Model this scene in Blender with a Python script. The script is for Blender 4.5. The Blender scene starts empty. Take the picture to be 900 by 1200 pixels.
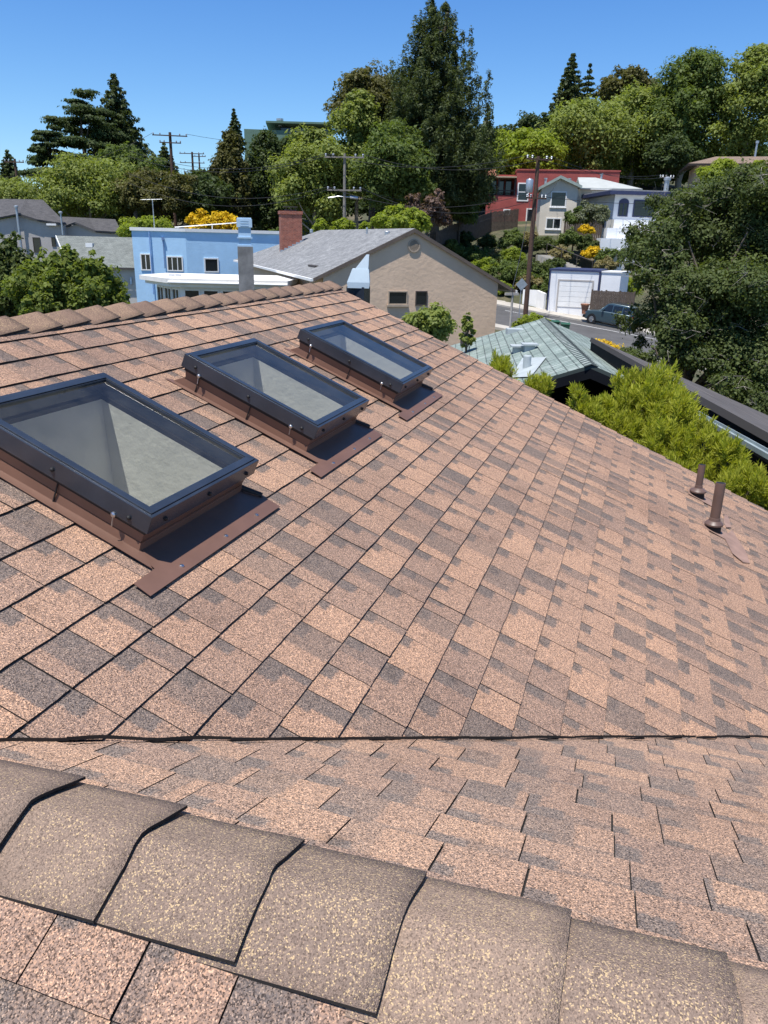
import bpy, bmesh, math, random
import numpy as np
from mathutils import Vector, Matrix, noise as mnoise

random.seed(7)
rng = np.random.default_rng(11)
SC = bpy.context.scene
COL = SC.collection
H = 8.0                                   # height of the photographer's eye over the lots below

# ------------------------------------------------------------------ camera
YAW, PIT, ROLL, RP = map(math.radians, (17.8176, 19.4903, 1.4103, 23.0885))
T = math.tan(RP)
FW = np.array([math.cos(YAW) * math.cos(PIT), math.sin(YAW) * math.cos(PIT), -math.sin(PIT)])
RT = np.array([math.sin(YAW), -math.cos(YAW), 0.0])
UP = np.cross(RT, FW)
cr, sr = math.cos(ROLL), math.sin(ROLL)
R2, U2 = cr * RT + sr * UP, -sr * RT + cr * UP
HD = np.array([math.cos(YAW), math.sin(YAW), 0.0])        # level heading

cam = bpy.data.cameras.new('camera')
cam.sensor_fit = 'HORIZONTAL'
cam.sensor_width = 36
cam.lens = 36.0
cam.clip_start = 0.05
cam.clip_end = 6000
camo = bpy.data.objects.new('camera', cam)
COL.objects.link(camo)
m = Matrix(((R2[0], U2[0], -FW[0], 0), (R2[1], U2[1], -FW[1], 0), (R2[2], U2[2], -FW[2], H), (0, 0, 0, 1)))
camo.matrix_world = m
SC.camera = camo

# ------------------------------------------------------------------ sky, sun, exposure
sun_dir = Vector((-0.057, 0.018, 0.177)).normalized()     # towards the sun, read from the skylights' shadows
sun_el = math.asin(sun_dir.z)
world = bpy.data.worlds.new('World')
SC.world = world
world.use_nodes = True
wn = world.node_tree.nodes
sky = wn.new('ShaderNodeTexSky')
sky.sky_type = 'NISHITA'
sky.sun_disc = False
sky.sun_elevation = sun_el
sky.sun_rotation = math.atan2(sun_dir.x, sun_dir.y)
sky.altitude = 100
sky.air_density = 1.0
sky.dust_density = 0.0
sky.ozone_density = 5.0
wl_ = world.node_tree.links
geo_ = wn.new('ShaderNodeTexCoord')
sxyz = wn.new('ShaderNodeSeparateXYZ')
wl_.new(geo_.outputs['Generated'], sxyz.inputs[0])
tint = wn.new('ShaderNodeValToRGB')                      # the clear, deep blue of a dry summer noon
te = tint.color_ramp.elements
te[0].position, te[0].color = 0.0, (.80, .93, 1.02, 1)
te[1].position, te[1].color = 0.9, (.50, .76, 1.0, 1)
for pos_, c_ in ((.12, (.68, .90, 1.08)), (.26, (.51, .81, 1.12)), (.5, (.46, .76, 1.09))):
    e_ = te.new(pos_)
    e_.color = (*c_, 1)
wl_.new(sxyz.outputs[2], tint.inputs[0])
mul_ = wn.new('ShaderNodeMix')
mul_.data_type = 'RGBA'
mul_.blend_type = 'MULTIPLY'
mul_.inputs[0].default_value = 1
wl_.new(sky.outputs[0], mul_.inputs[6])
wl_.new(tint.outputs[0], mul_.inputs[7])
wl_.new(mul_.outputs[2], wn['Background'].inputs[0])
wn['Background'].inputs[1].default_value = 0.107
sl = bpy.data.lights.new('sun', 'SUN')
sl.energy = 5.0
sl.angle = math.radians(0.53)
sl.color = (1.0, 0.955, 0.89)
so = bpy.data.objects.new('sun', sl)
COL.objects.link(so)
so.rotation_euler = sun_dir.to_track_quat('Z', 'Y').to_euler()
so.location = (0, 0, 60)
SC.view_settings.view_transform = 'Standard'
SC.view_settings.look = 'None'
SC.view_settings.gamma = 1
SC.view_settings.exposure = 0.42
SC.view_settings.use_curve_mapping = False
SC.cycles.max_bounces = 8
SC.cycles.transparent_max_bounces = 12


# ------------------------------------------------------------------ places
def rf(R, F, z=0.0):
    """right / forward / height-from-eye -> world"""
    p = RT * R + HD * F
    return Vector((p[0], p[1], z + H))


def ray(px, py):
    return FW * 900.0 + R2 * (px - 450) - U2 * (py - 600)


def P(px, py, D):
    """the point D metres ahead on the line of sight through a photo point"""
    r = ray(px, py)
    r = r * (D / (r @ HD))
    return Vector((r[0], r[1], r[2] + H))


def RFZ(px, py, D):
    r = ray(px, py)
    r = r * (D / (r @ HD))
    return float(r @ RT), D, float(r[2])


def lerp_tab(x, tab):
    xs, ys = zip(*tab)
    return float(np.interp(x, xs, ys))


def sstep(a, b, x):
    t = min(1, max(0, (x - a) / (b - a)))
    return t * t * (3 - 2 * t)


S_O, S_D, S_N = (22.0, 67.0), (-0.866, 0.5), (-0.5, -0.866)
HILL = [(0, 0), (3, .4), (25, 6.3), (40, 8.2), (70, 14), (120, 20), (300, 22), (2000, 14)]


def sn(R, F):
    a, b = R - S_O[0], F - S_O[1]
    return a * S_D[0] + b * S_D[1], a * S_N[0] + b * S_N[1]


def street_z(s):
    return -7.0 + 0.11 * max(-22, min(20, s))


def gz(R, F):
    """height of the ground, from the eye"""
    s, n = sn(R, F)
    zs = street_z(s)
    if n < -2.2:
        d = -n - 2.2
        z = zs + lerp_tab(d, HILL) + 0.35 * mnoise.noise(Vector((R * .09, F * .09, 0))) * min(1, d / 4)
    elif n <= 12.5:
        z = zs - 0.06
    else:
        z = zs + (-8.0 - zs) * sstep(12.5, 26, n)
    w = sstep(30, 34, F) * (1 - sstep(46, 56, F)) * (1 - sstep(7.5, 11.5, R)) * sstep(-14, -6, R)
    return z * (1 - w) + (-4.95) * w


# ------------------------------------------------------------------ materials
def newmat(name):
    mt = bpy.data.materials.new(name)
    mt.use_nodes = True
    nt = mt.node_tree
    return mt, nt, nt.nodes['Principled BSDF'], nt.nodes['Material Output']


def N(nt, typ, **kw):
    n = nt.nodes.new(typ)
    for k, v in kw.items():
        setattr(n, k, v)
    return n


def math_(nt, op, a, b=None, c=None, clamp=False):
    n = nt.nodes.new('ShaderNodeMath')
    n.operation = op
    n.use_clamp = clamp
    for i, v in enumerate((a, b, c)):
        if v is None:
            continue
        if isinstance(v, (int, float)):
            n.inputs[i].default_value = v
        else:
            nt.links.new(v, n.inputs[i])
    return n.outputs[0]


def mixc(nt, fac, a, b, blend='MIX'):
    n = nt.nodes.new('ShaderNodeMix')
    n.data_type = 'RGBA'
    n.blend_type = blend
    for sock, v in ((n.inputs[0], fac), (n.inputs[6], a), (n.inputs[7], b)):
        if isinstance(v, (int, float)):
            sock.default_value = v
        elif isinstance(v, tuple):
            sock.default_value = (v[0], v[1], v[2], 1)
        else:
            nt.links.new(v, sock)
    return n.outputs[2]


def ramp(nt, fac, stops, interp='LINEAR'):
    n = nt.nodes.new('ShaderNodeValToRGB')
    n.color_ramp.interpolation = interp
    el = n.color_ramp.elements
    while len(el) < len(stops):
        el.new(0.5)
    for e, (p, c) in zip(el, stops):
        e.position = p
        e.color = (c[0], c[1], c[2], 1) if not isinstance(c, (int, float)) else (c, c, c, 1)
    nt.links.new(fac, n.inputs[0])
    return n.outputs[0]


def noise(nt, scale, detail=4, rough=0.55, vec=None):
    n = nt.nodes.new('ShaderNodeTexNoise')
    n.inputs['Scale'].default_value = scale
    n.inputs['Detail'].default_value = detail
    n.inputs['Roughness'].default_value = rough
    if vec is not None:
        nt.links.new(vec, n.inputs['Vector'])
    return n.outputs[0]


def objco(nt):
    return nt.nodes.new('ShaderNodeTexCoord').outputs['Object']


def bump(nt, bsdf, height, strength=0.4, dist=0.01):
    b = nt.nodes.new('ShaderNodeBump')
    b.inputs['Strength'].default_value = strength
    b.inputs['Distance'].default_value = dist
    nt.links.new(height, b.inputs['Height'])
    nt.links.new(b.outputs[0], bsdf.inputs['Normal'])


def plain(name, col, rough=0.6, metal=0.0, nscale=3.0, namt=0.18, bscale=0, bstr=0.3, bdist=0.01, spec=0.5):
    """paint / plaster / metal with uneven tone"""
    mt, nt, bs, _ = newmat(name)
    co = objco(nt)
    n1 = noise(nt, nscale, 6, 0.6, co)
    lo = tuple(c * (1 - namt) for c in col)
    hi = tuple(min(1, c * (1 + namt)) for c in col)
    nt.links.new(ramp(nt, n1, [(0.3, lo), (0.7, hi)]), bs.inputs['Base Color'])
    bs.inputs['Roughness'].default_value = rough
    bs.inputs['Metallic'].default_value = metal
    bs.inputs['Specular IOR Level'].default_value = spec
    if bscale:
        bump(nt, bs, noise(nt, bscale, 5, 0.6, co), bstr, bdist)
    return mt


def glass_dark(name='window_glass', col=(.012, .016, .02)):
    mt, nt, bs, _ = newmat(name)
    bs.inputs['Base Color'].default_value = (*col, 1)
    bs.inputs['Roughness'].default_value = 0.06
    bs.inputs['Specular IOR Level'].default_value = 0.6
    return mt


def shingle_mat(name, light, mid, dark, bandy=0.0):
    """mineral granules; tone printed per tab, read from the tab's own UV and random colour"""
    mt, nt, bs, _ = newmat(name)
    L = nt.links
    co = objco(nt)
    at = N(nt, 'ShaderNodeAttribute', attribute_name='tab')
    sep = N(nt, 'ShaderNodeSeparateColor')
    L.new(at.outputs['Color'], sep.inputs[0])
    r1, r2, r3 = sep.outputs
    uv = N(nt, 'ShaderNodeUVMap', uv_map='tab_uv')
    sx = N(nt, 'ShaderNodeSeparateXYZ')
    L.new(uv.outputs[0], sx.inputs[0])
    u, v = sx.outputs[0], sx.outputs[1]
    jag = math_(nt, 'MULTIPLY_ADD', noise(nt, 130, 4, 0.75, co), 0.24, -0.12)
    jag2 = math_(nt, 'MULTIPLY_ADD', noise(nt, 60, 4, 0.7, co), 0.5, -0.25)
    uj = math_(nt, 'ADD', u, jag)
    vj = math_(nt, 'ADD', math_(nt, 'ADD', v, jag), 0.0)

    def soft(x, edge, w=0.028):           # 1 where x < edge
        n = nt.nodes.new('ShaderNodeMapRange')
        n.interpolation_type = 'SMOOTHSTEP'
        d = math_(nt, 'SUBTRACT', edge, x)
        L.new(d, n.inputs[0])
        n.inputs[1].default_value = -w
        n.inputs[2].default_value = w
        return n.outputs[0]
    # band across the tab from its far joint
    bw = math_(nt, 'MULTIPLY_ADD', r2, 1.5, -0.65)
    band = soft(uj, bw)
    bandk = math_(nt, 'MULTIPLY', band, math_(nt, 'MULTIPLY_ADD', r3, 0.55, 0.32))
    # patch in the upper far corner
    patch = math_(nt, 'MULTIPLY', soft(uj, math_(nt, 'MULTIPLY_ADD', r3, 0.25, 0.22)), soft(vj, math_(nt, 'MULTIPLY_ADD', r1, 0.25, 0.30 + 0.1 * bandy)))
    patch = math_(nt, 'MULTIPLY', patch, 0.85)
    if bandy:
        row = math_(nt, 'MULTIPLY', soft(vj, math_(nt, 'MULTIPLY_ADD', r3, 0.34, 0.06)), bandy)
        patch = math_(nt, 'MAXIMUM', patch, row)
    base = mixc(nt, math_(nt, 'ADD', math_(nt, 'MULTIPLY', r1, 0.85), jag2, clamp=True), light, mid)
    k = math_(nt, 'MAXIMUM', bandk, patch)
    base = mixc(nt, k, base, dark)
    # weathering: worn pale and grimy zones
    big = noise(nt, 1.1, 5, 0.6, co)
    base = mixc(nt, 1.0, base, ramp(nt, big, [(0.25, (.84, .82, .82)), (0.5, (1, 1, 1)), (0.75, (1.12, 1.1, 1.07))]), 'MULTIPLY')
    gr = noise(nt, 9, 6, 0.7, co)
    base = mixc(nt, 1.0, base, ramp(nt, gr, [(0.30, (.7, .7, .7)), (0.42, (1, 1, 1))]), 'MULTIPLY')
    # scuffs and foot marks
    sc1 = ramp(nt, noise(nt, 2.3, 2, .5, co), [(.60, 0.0), (.70, 1.0)])
    sc2 = ramp(nt, noise(nt, 38, 5, .75, co), [(.56, 0.0), (.66, 1.0)])
    base = mixc(nt, math_(nt, 'MULTIPLY', math_(nt, 'MULTIPLY', sc1, sc2), .55), base, (.06, .052, .05))
    # shadow line painted along each tab's top, below the butt above
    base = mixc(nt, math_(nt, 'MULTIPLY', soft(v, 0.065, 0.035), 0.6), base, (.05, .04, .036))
    # granules
    vo = N(nt, 'ShaderNodeTexVoronoi', feature='F1')
    vo.inputs['Scale'].default_value = 470
    L.new(co, vo.inputs['Vector'])
    sc = N(nt, 'ShaderNodeSeparateColor')
    L.new(vo.outputs['Color'], sc.inputs[0])
    g = ramp(nt, sc.outputs[0], [(0, (.28, .27, .27)), (.18, (.58, .57, .58)), (.38, (.9, .9, .92)), (.62, (1.15, 1.08, 1.02)),
                                 (.82, (1.5, 1.36, 1.2)), (.94, (2.1, 1.95, 1.75))], 'CONSTANT')
    base = mixc(nt, 1.0, base, g, 'MULTIPLY')
    L.new(base, bs.inputs['Base Color'])
    bs.inputs['Roughness'].default_value = 0.9
    bs.inputs['Specular IOR Level'].default_value = 0.25
    hgt = math_(nt, 'ADD', math_(nt, 'MULTIPLY', vo.outputs['Distance'], -1.0), math_(nt, 'MULTIPLY', sc.outputs[1], 0.5))
    bump(nt, bs, hgt, 0.5, 0.0015)
    return mt


def cap_mat(name, base1, base2, fleck, amt):
    mt, nt, bs, _ = newmat(name)
    L = nt.links
    co = objco(nt)
    at = N(nt, 'ShaderNodeAttribute', attribute_name='tab')
    sep = N(nt, 'ShaderNodeSeparateColor')
    L.new(at.outputs['Color'], sep.inputs[0])
    b = mixc(nt, math_(nt, 'MULTIPLY_ADD', noise(nt, 6, 4, .6, co), 1.1, -0.2, clamp=True), base1, base2)
    b = mixc(nt, 1.0, b, ramp(nt, sep.outputs[0], [(0, (.82, .82, .83)), (1, (1.12, 1.1, 1.06))]), 'MULTIPLY')
    vo = N(nt, 'ShaderNodeTexVoronoi', feature='F1')
    vo.inputs['Scale'].default_value = 520
    L.new(co, vo.inputs['Vector'])
    sc = N(nt, 'ShaderNodeSeparateColor')
    L.new(vo.outputs['Color'], sc.inputs[0])
    g = ramp(nt, sc.outputs[0], [(0, (.55, .54, .54)), (.15, (.82, .81, .81)), (.45, (1., 1., 1.)), (.82, (1.28, 1.24, 1.18))], 'CONSTANT')
    b = mixc(nt, 1.0, b, g, 'MULTIPLY')
    amtn = math_(nt, 'MULTIPLY', math_(nt, 'GREATER_THAN', math_(nt, 'ADD', sc.outputs[1], math_(nt, 'MULTIPLY_ADD', noise(nt, 9, 3, .6, co), .35, math_(nt, 'MULTIPLY_ADD', sep.outputs[1], .1, -.24))), 1 - amt), 0.85)
    b = mixc(nt, amtn, b, fleck)
    L.new(b, bs.inputs['Base Color'])
    bs.inputs['Roughness'].default_value = 0.9
    bs.inputs['Specular IOR Level'].default_value = 0.25
    bump(nt, bs, math_(nt, 'ADD', math_(nt, 'MULTIPLY', vo.outputs['Distance'], -1.0), math_(nt, 'MULTIPLY', sc.outputs[2], 0.5)), 0.5, 0.0022)
    return mt


def far_roof_mat(name, c1, c2, mortar, bw=0.3, rh=0.14, streak=0.0, patch=(1, 1, 1)):
    """shingle courses for the neighbours' roofs, on a UV in metres"""
    mt, nt, bs, _ = newmat(name)
    L = nt.links
    uv = N(nt, 'ShaderNodeUVMap', uv_map='metres')
    br = N(nt, 'ShaderNodeTexBrick', offset=0.5)
    L.new(uv.outputs[0], br.inputs['Vector'])
    br.inputs['Color1'].default_value = (*c1, 1)
    br.inputs['Color2'].default_value = (*c2, 1)
    br.inputs['Mortar'].default_value = (*mortar, 1)
    br.inputs['Scale'].default_value = 1
    br.inputs['Mortar Size'].default_value = rh * 0.07
    br.inputs['Mortar Smooth'].default_value = 0.2
    br.inputs['Brick Width'].default_value = bw
    br.inputs['Row Height'].default_value = rh
    b = br.outputs['Color']
    n1 = noise(nt, 1.2, 6, .65, uv.outputs[0])
    b = mixc(nt, 1.0, b, ramp(nt, n1, [(.3, (.8, .8, .8)), (.7, patch if patch != (1, 1, 1) else (1.2, 1.2, 1.2))]), 'MULTIPLY')
    n2 = noise(nt, 22, 3, .7, uv.outputs[0])
    b = mixc(nt, 1.0, b, ramp(nt, n2, [(.3, (.72, .72, .72)), (.7, (1.25, 1.25, 1.25))]), 'MULTIPLY')
    if streak:
        wv = N(nt, 'ShaderNodeMapping')
        wv.inputs['Scale'].default_value = (14, 1.6, 1)
        L.new(uv.outputs[0], wv.inputs[0])
        n3 = noise(nt, 1, 4, .65, wv.outputs[0])
        b = mixc(nt, math_(nt, 'MULTIPLY', ramp(nt, n3, [(.52, 0.0), (.68, 1.0)]), streak), b, (.52, .56, .54))
    L.new(b, bs.inputs['Base Color'])
    bs.inputs['Roughness'].default_value = 0.85
    bs.inputs['Specular IOR Level'].default_value = 0.3
    bump(nt, bs, br.outputs['Fac'], -0.6, 0.02)
    return mt


def foliage_mat(name, col, vary=0.35, trans=0.35, warm=(1.25, 1.1, .6)):
    mt, nt, bs, out = newmat(name)
    L = nt.links
    at = N(nt, 'ShaderNodeAttribute', attribute_name='leaf')
    sep = N(nt, 'ShaderNodeSeparateColor')
    L.new(at.outputs['Color'], sep.inputs[0])
    b = mixc(nt, sep.outputs[0], tuple(c * (1 - vary) for c in col), tuple(c * (1 + vary) for c in col))
    b = mixc(nt, math_(nt, 'MULTIPLY', sep.outputs[1], 0.55), b, tuple(c * w for c, w in zip(col, warm)))
    L.new(b, bs.inputs['Base Color'])
    bs.inputs['Roughness'].default_value = 0.55
    bs.inputs['Specular IOR Level'].default_value = 0.18
    tr = N(nt, 'ShaderNodeBsdfTranslucent')
    L.new(mixc(nt, 1.0, b, (1.25, 1.3, .5), 'MULTIPLY'), tr.inputs[0])
    ms = N(nt, 'ShaderNodeMixShader')
    ms.inputs[0].default_value = trans
    L.new(bs.outputs[0], ms.inputs[1])
    L.new(tr.outputs[0], ms.inputs[2])
    L.new(ms.outputs[0], out.inputs[0])
    return mt


M = {}
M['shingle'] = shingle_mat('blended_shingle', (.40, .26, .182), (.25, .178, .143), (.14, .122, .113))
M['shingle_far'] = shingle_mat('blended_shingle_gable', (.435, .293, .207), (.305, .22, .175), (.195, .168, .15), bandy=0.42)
M['cap'] = cap_mat('brown_cap_granules', (.25, .184, .147), (.295, .222, .170), (.56, .41, .23), 0.085)
M['cap_far'] = cap_mat('brown_ridge_granules', (.20, .135, .10), (.30, .20, .145), (.5, .36, .2), 0.06)
M['felt'] = plain('asphalt_felt', (.018, .016, .015), .95)
M['brown_metal'] = plain('brown_painted_metal', (.175, .092, .062), .42, 0, 5, .12, 40, .05, .004)
M['brown_pipe'] = plain('brown_pipe_paint', (.12, .075, .06), .45, 0, 8, .2, 50, .1, .003)
M['overspray'] = plain('brown_overspray', (.27, .17, .13), .7, 0, 9, .25, 300, .25, .002)
M['frame'] = plain('dark_frame_paint', (.026, .033, .046), .27, 0, 6, .25, 60, .04, .002, .6)
M['rubber'] = plain('black_rubber', (.008, .008, .009), .6)
M['plaster'] = plain('textured_plaster', (.88, .86, .79), .8, 0, 5, .05, 20, .3, .012)
M['steel'] = plain('zinc_screw', (.55, .55, .55), .3, 1.0)
M['white'] = plain('white_paint', (.78, .78, .76), .6, 0, 1.5, .06)
M['window'] = glass_dark()
M['wood_pole'] = plain('creosote_wood', (.085, .048, .032), .9, 0, 6, .3, 14, .4, .02)
M['grey_metal'] = plain('galvanised_metal', (.42, .45, .48), .4, .6, 5, .15)
M['wire'] = plain('cable_black', (.02, .02, .022), .7)
M['bark'] = plain('bark', (.10, .078, .058), .95, 0, 6, .4, 20, .6, .03)
M['bark_pale'] = plain('pale_bark', (.30, .27, .23), .95, 0, 6, .35, 20, .6, .03)


def skylight_glass():
    mt, nt, bs, out = newmat('skylight_glass')
    nt.nodes.remove(bs)
    tr = N(nt, 'ShaderNodeBsdfTransparent')
    tr.inputs[0].default_value = (.80, .83, .82, 1)
    gl = N(nt, 'ShaderNodeBsdfGlossy')
    gl.inputs['Roughness'].default_value = 0.03
    # a film of dust, thicker in places
    df = N(nt, 'ShaderNodeBsdfDiffuse')
    df.inputs[0].default_value = (.42, .40, .36, 1)
    fr = N(nt, 'ShaderNodeFresnel')
    fr.inputs[0].default_value = 1.55
    a = N(nt, 'ShaderNodeMixShader')
    nt.links.new(fr.outputs[0], a.inputs[0])
    nt.links.new(tr.outputs[0], a.inputs[1])
    nt.links.new(gl.outputs[0], a.inputs[2])
    b = N(nt, 'ShaderNodeMixShader')
    dust = ramp(nt, noise(nt, 7, 6, .65, objco(nt)), [(.35, .015), (.8, .075)])
    nt.links.new(dust, b.inputs[0])
    nt.links.new(a.outputs[0], b.inputs[1])
    nt.links.new(df.outputs[0], b.inputs[2])
    nt.links.new(b.outputs[0], out.inputs[0])
    return mt


M['skyglass'] = skylight_glass()


# ------------------------------------------------------------------ object helpers
def empty(name, loc=(0, 0, 0), rz=0.0, label=None, cat=None, group=None):
    o = bpy.data.objects.new(name, None)
    COL.objects.link(o)
    o.location = loc
    o.rotation_euler = (0, 0, rz)
    o.empty_display_size = 0.3
    tag(o, label, cat, group)
    return o


def tag(o, label=None, cat=None, group=None, kind=None):
    if label:
        o['label'] = label
    if cat:
        o['category'] = cat
    if group:
        o['group'] = group
    if kind:
        o['kind'] = kind
    return o


class MB:
    """collects simple shapes into ONE mesh object"""

    def __init__(self):
        self.v, self.f, self.mi, self.uv = [], [], [], []

    def add(self, vs, fs, mi=0, uvs=None):
        b = len(self.v)
        self.v += [tuple(p) for p in vs]
        for k, f in enumerate(fs):
            self.f.append([b + i for i in f])
            self.mi.append(mi)
            self.uv.append(uvs[k] if uvs else None)
        return self

    def box(self, x0, x1, y0, y1, z0, z1, mi=0, mat=None):
        vs = [(x, y, z) for x in (x0, x1) for y in (y0, y1) for z in (z0, z1)]
        if mat is not None:
            vs = [tuple(mat @ Vector(p)) for p in vs]
        return self.add(vs, [(0, 1, 3, 2), (4, 6, 7, 5), (0, 4, 5, 1), (2, 3, 7, 6), (0, 2, 6, 4), (1, 5, 7, 3)], mi)

    def prism(self, poly, axis, a, b, mi=0):
        """poly: 2-D outline extruded along axis 0/1/2 between a and b"""
        n = len(poly)

        def mk(p, t):
            return {0: (t, p[0], p[1]), 1: (p[0], t, p[1]), 2: (p[0], p[1], t)}[axis]
        vs = [mk(p, a) for p in poly] + [mk(p, b) for p in poly]
        fs = [tuple(range(n))[::-1], tuple(range(n, 2 * n))] + [(i, (i + 1) % n, n + (i + 1) % n, n + i) for i in range(n)]
        return self.add(vs, fs, mi)

    def tube(self, pts, rad, seg=8, mi=0, caps=True):
        pts = [Vector(p) for p in pts]
        rr = rad if isinstance(rad, (list, tuple)) else [rad] * len(pts)
        vs, fs = [], []
        prev = None
        for i, p in enumerate(pts):
            d = (pts[min(i + 1, len(pts) - 1)] - pts[max(i - 1, 0)]).normalized()
            a = Vector((1, 0, 0)) if abs(d.x) < .8 else Vector((0, 1, 0))
            if prev is not None:
                a = prev
            a = (a - d * a.dot(d)).normalized()
            prev = a
            b = d.cross(a)
            for k in range(seg):
                t = 2 * math.pi * k / seg
                vs.append(p + (a * math.cos(t) + b * math.sin(t)) * rr[i])
        for i in range(len(pts) - 1):
            for k in range(seg):
                fs.append((i * seg + k, i * seg + (k + 1) % seg, (i + 1) * seg + (k + 1) % seg, (i + 1) * seg + k))
        if caps:
            fs.append(tuple(range(seg))[::-1])
            fs.append(tuple((len(pts) - 1) * seg + k for k in range(seg)))
        return self.add(vs, fs, mi)

    def lathe(self, prof, seg=20, mi=0, c=(0, 0, 0)):
        vs, fs = [], []
        for r, z in prof:
            for k in range(seg):
                t = 2 * math.pi * k / seg
                vs.append((c[0] + r * math.cos(t), c[1] + r * math.sin(t), c[2] + z))
        for i in range(len(prof) - 1):
            for k in range(seg):
                fs.append((i * seg + k, i * seg + (k + 1) % seg, (i + 1) * seg + (k + 1) % seg, (i + 1) * seg + k))
        fs.append(tuple(range(seg))[::-1])
        fs.append(tuple((len(prof) - 1) * seg + k for k in range(seg)))
        return self.add(vs, fs, mi)

    def build(self, name, mats, parent=None, smooth=False, bevel=0.0, recalc=True):
        me = bpy.data.meshes.new(name)
        me.from_pydata(self.v, [], self.f)
        if not isinstance(mats, (list, tuple)):
            mats = [mats]
        for x in mats:
            me.materials.append(x)
        me.polygons.foreach_set('material_index', self.mi)
        if any(u is not None for u in self.uv):
            ul = me.uv_layers.new(name='metres')
            for p, u in zip(me.polygons, self.uv):
                if u is not None:
                    for li, q in zip(p.loop_indices, u):
                        ul.data[li].uv = q
        if recalc:
            bm = bmesh.new()
            bm.from_mesh(me)
            bmesh.ops.recalc_face_normals(bm, faces=bm.faces)
            bm.to_mesh(me)
            bm.free()
        if smooth:
            me.polygons.foreach_set('use_smooth', [True] * len(me.polygons))
            me.set_sharp_from_angle(angle=math.radians(40))
        o = bpy.data.objects.new(name, me)
        COL.objects.link(o)
        if parent is not None:
            o.parent = parent
        if bevel:
            bv = o.modifiers.new('bevel', 'BEVEL')
            bv.width = bevel
            bv.segments = 2
            bv.limit_method = 'ANGLE'
        return o


def slab_uv(mb, c, th=0.06, mi=0, skew=(0, 0)):
    """a roof plane: c = 4 corners eave-left, eave-right, ridge-right, ridge-left; top face carries a UV in metres"""
    c = [Vector(p) for p in c]
    n = (c[1] - c[0]).cross(c[-1] - c[0]).normalized()
    if n.z < 0:
        n = -n
    eu = (c[1] - c[0]).normalized()
    ev = n.cross(eu)
    if ev.z < 0:
        ev = -ev
    uv = [((p - c[0]).dot(eu) + skew[0], (p - c[0]).dot(ev) + skew[1]) for p in c]
    lo = [p - n * th for p in c]
    k = len(c)
    vs = c + lo
    fs = [tuple(range(k))]
    uvs = [uv]
    for i in range(k):
        j = (i + 1) % k
        fs.append((i, j, k + j, k + i))
        uvs.append([(0.01, .01)] * 4)
    fs.append(tuple(range(k, 2 * k))[::-1])
    uvs.append([(0.01, .01)] * k)
    mb.add(vs, fs, mi, uvs)
    return mb


# ------------------------------------------------------------------ OWN HOUSE
K = 1.4757                                   # eye above the main slope, at y = 0
XR, YRIDGE, RAKE = 0.80, 2.60, 6.415         # gable ridge x, main ridge y, rake edge x
ZG = -0.898                                  # gable ridge height from eye
VAL = 2.155                                  # valley: x + y
CS = math.cos(RP)
house = empty('shingled_house', (3.0, 0.5, 0.0), 0, 'house under the pinkish brown shingle roof in the foreground, with a row of three skylights', 'house')
HOFF = Vector(house.location)


def child_at_origin(o):
    """children of the house are modelled in world coordinates"""
    o.parent = house
    o.location = -HOFF
    return o


def main_pt(x, v, n=0.0):
    return Vector((x, v * CS - n * math.sin(RP), H - K + v * math.sin(RP) + n * CS))


def far_pt(y, w, n=0.0):                     # w measured down the slope from the gable ridge, towards +x
    return Vector((XR + w * CS + n * math.sin(RP), y, H + ZG - w * math.sin(RP) + n * CS))


def near_pt(y, w, n=0.0):
    return Vector((XR - w * CS - n * math.sin(RP), y, H + ZG - w * math.sin(RP) + n * CS))


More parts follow.
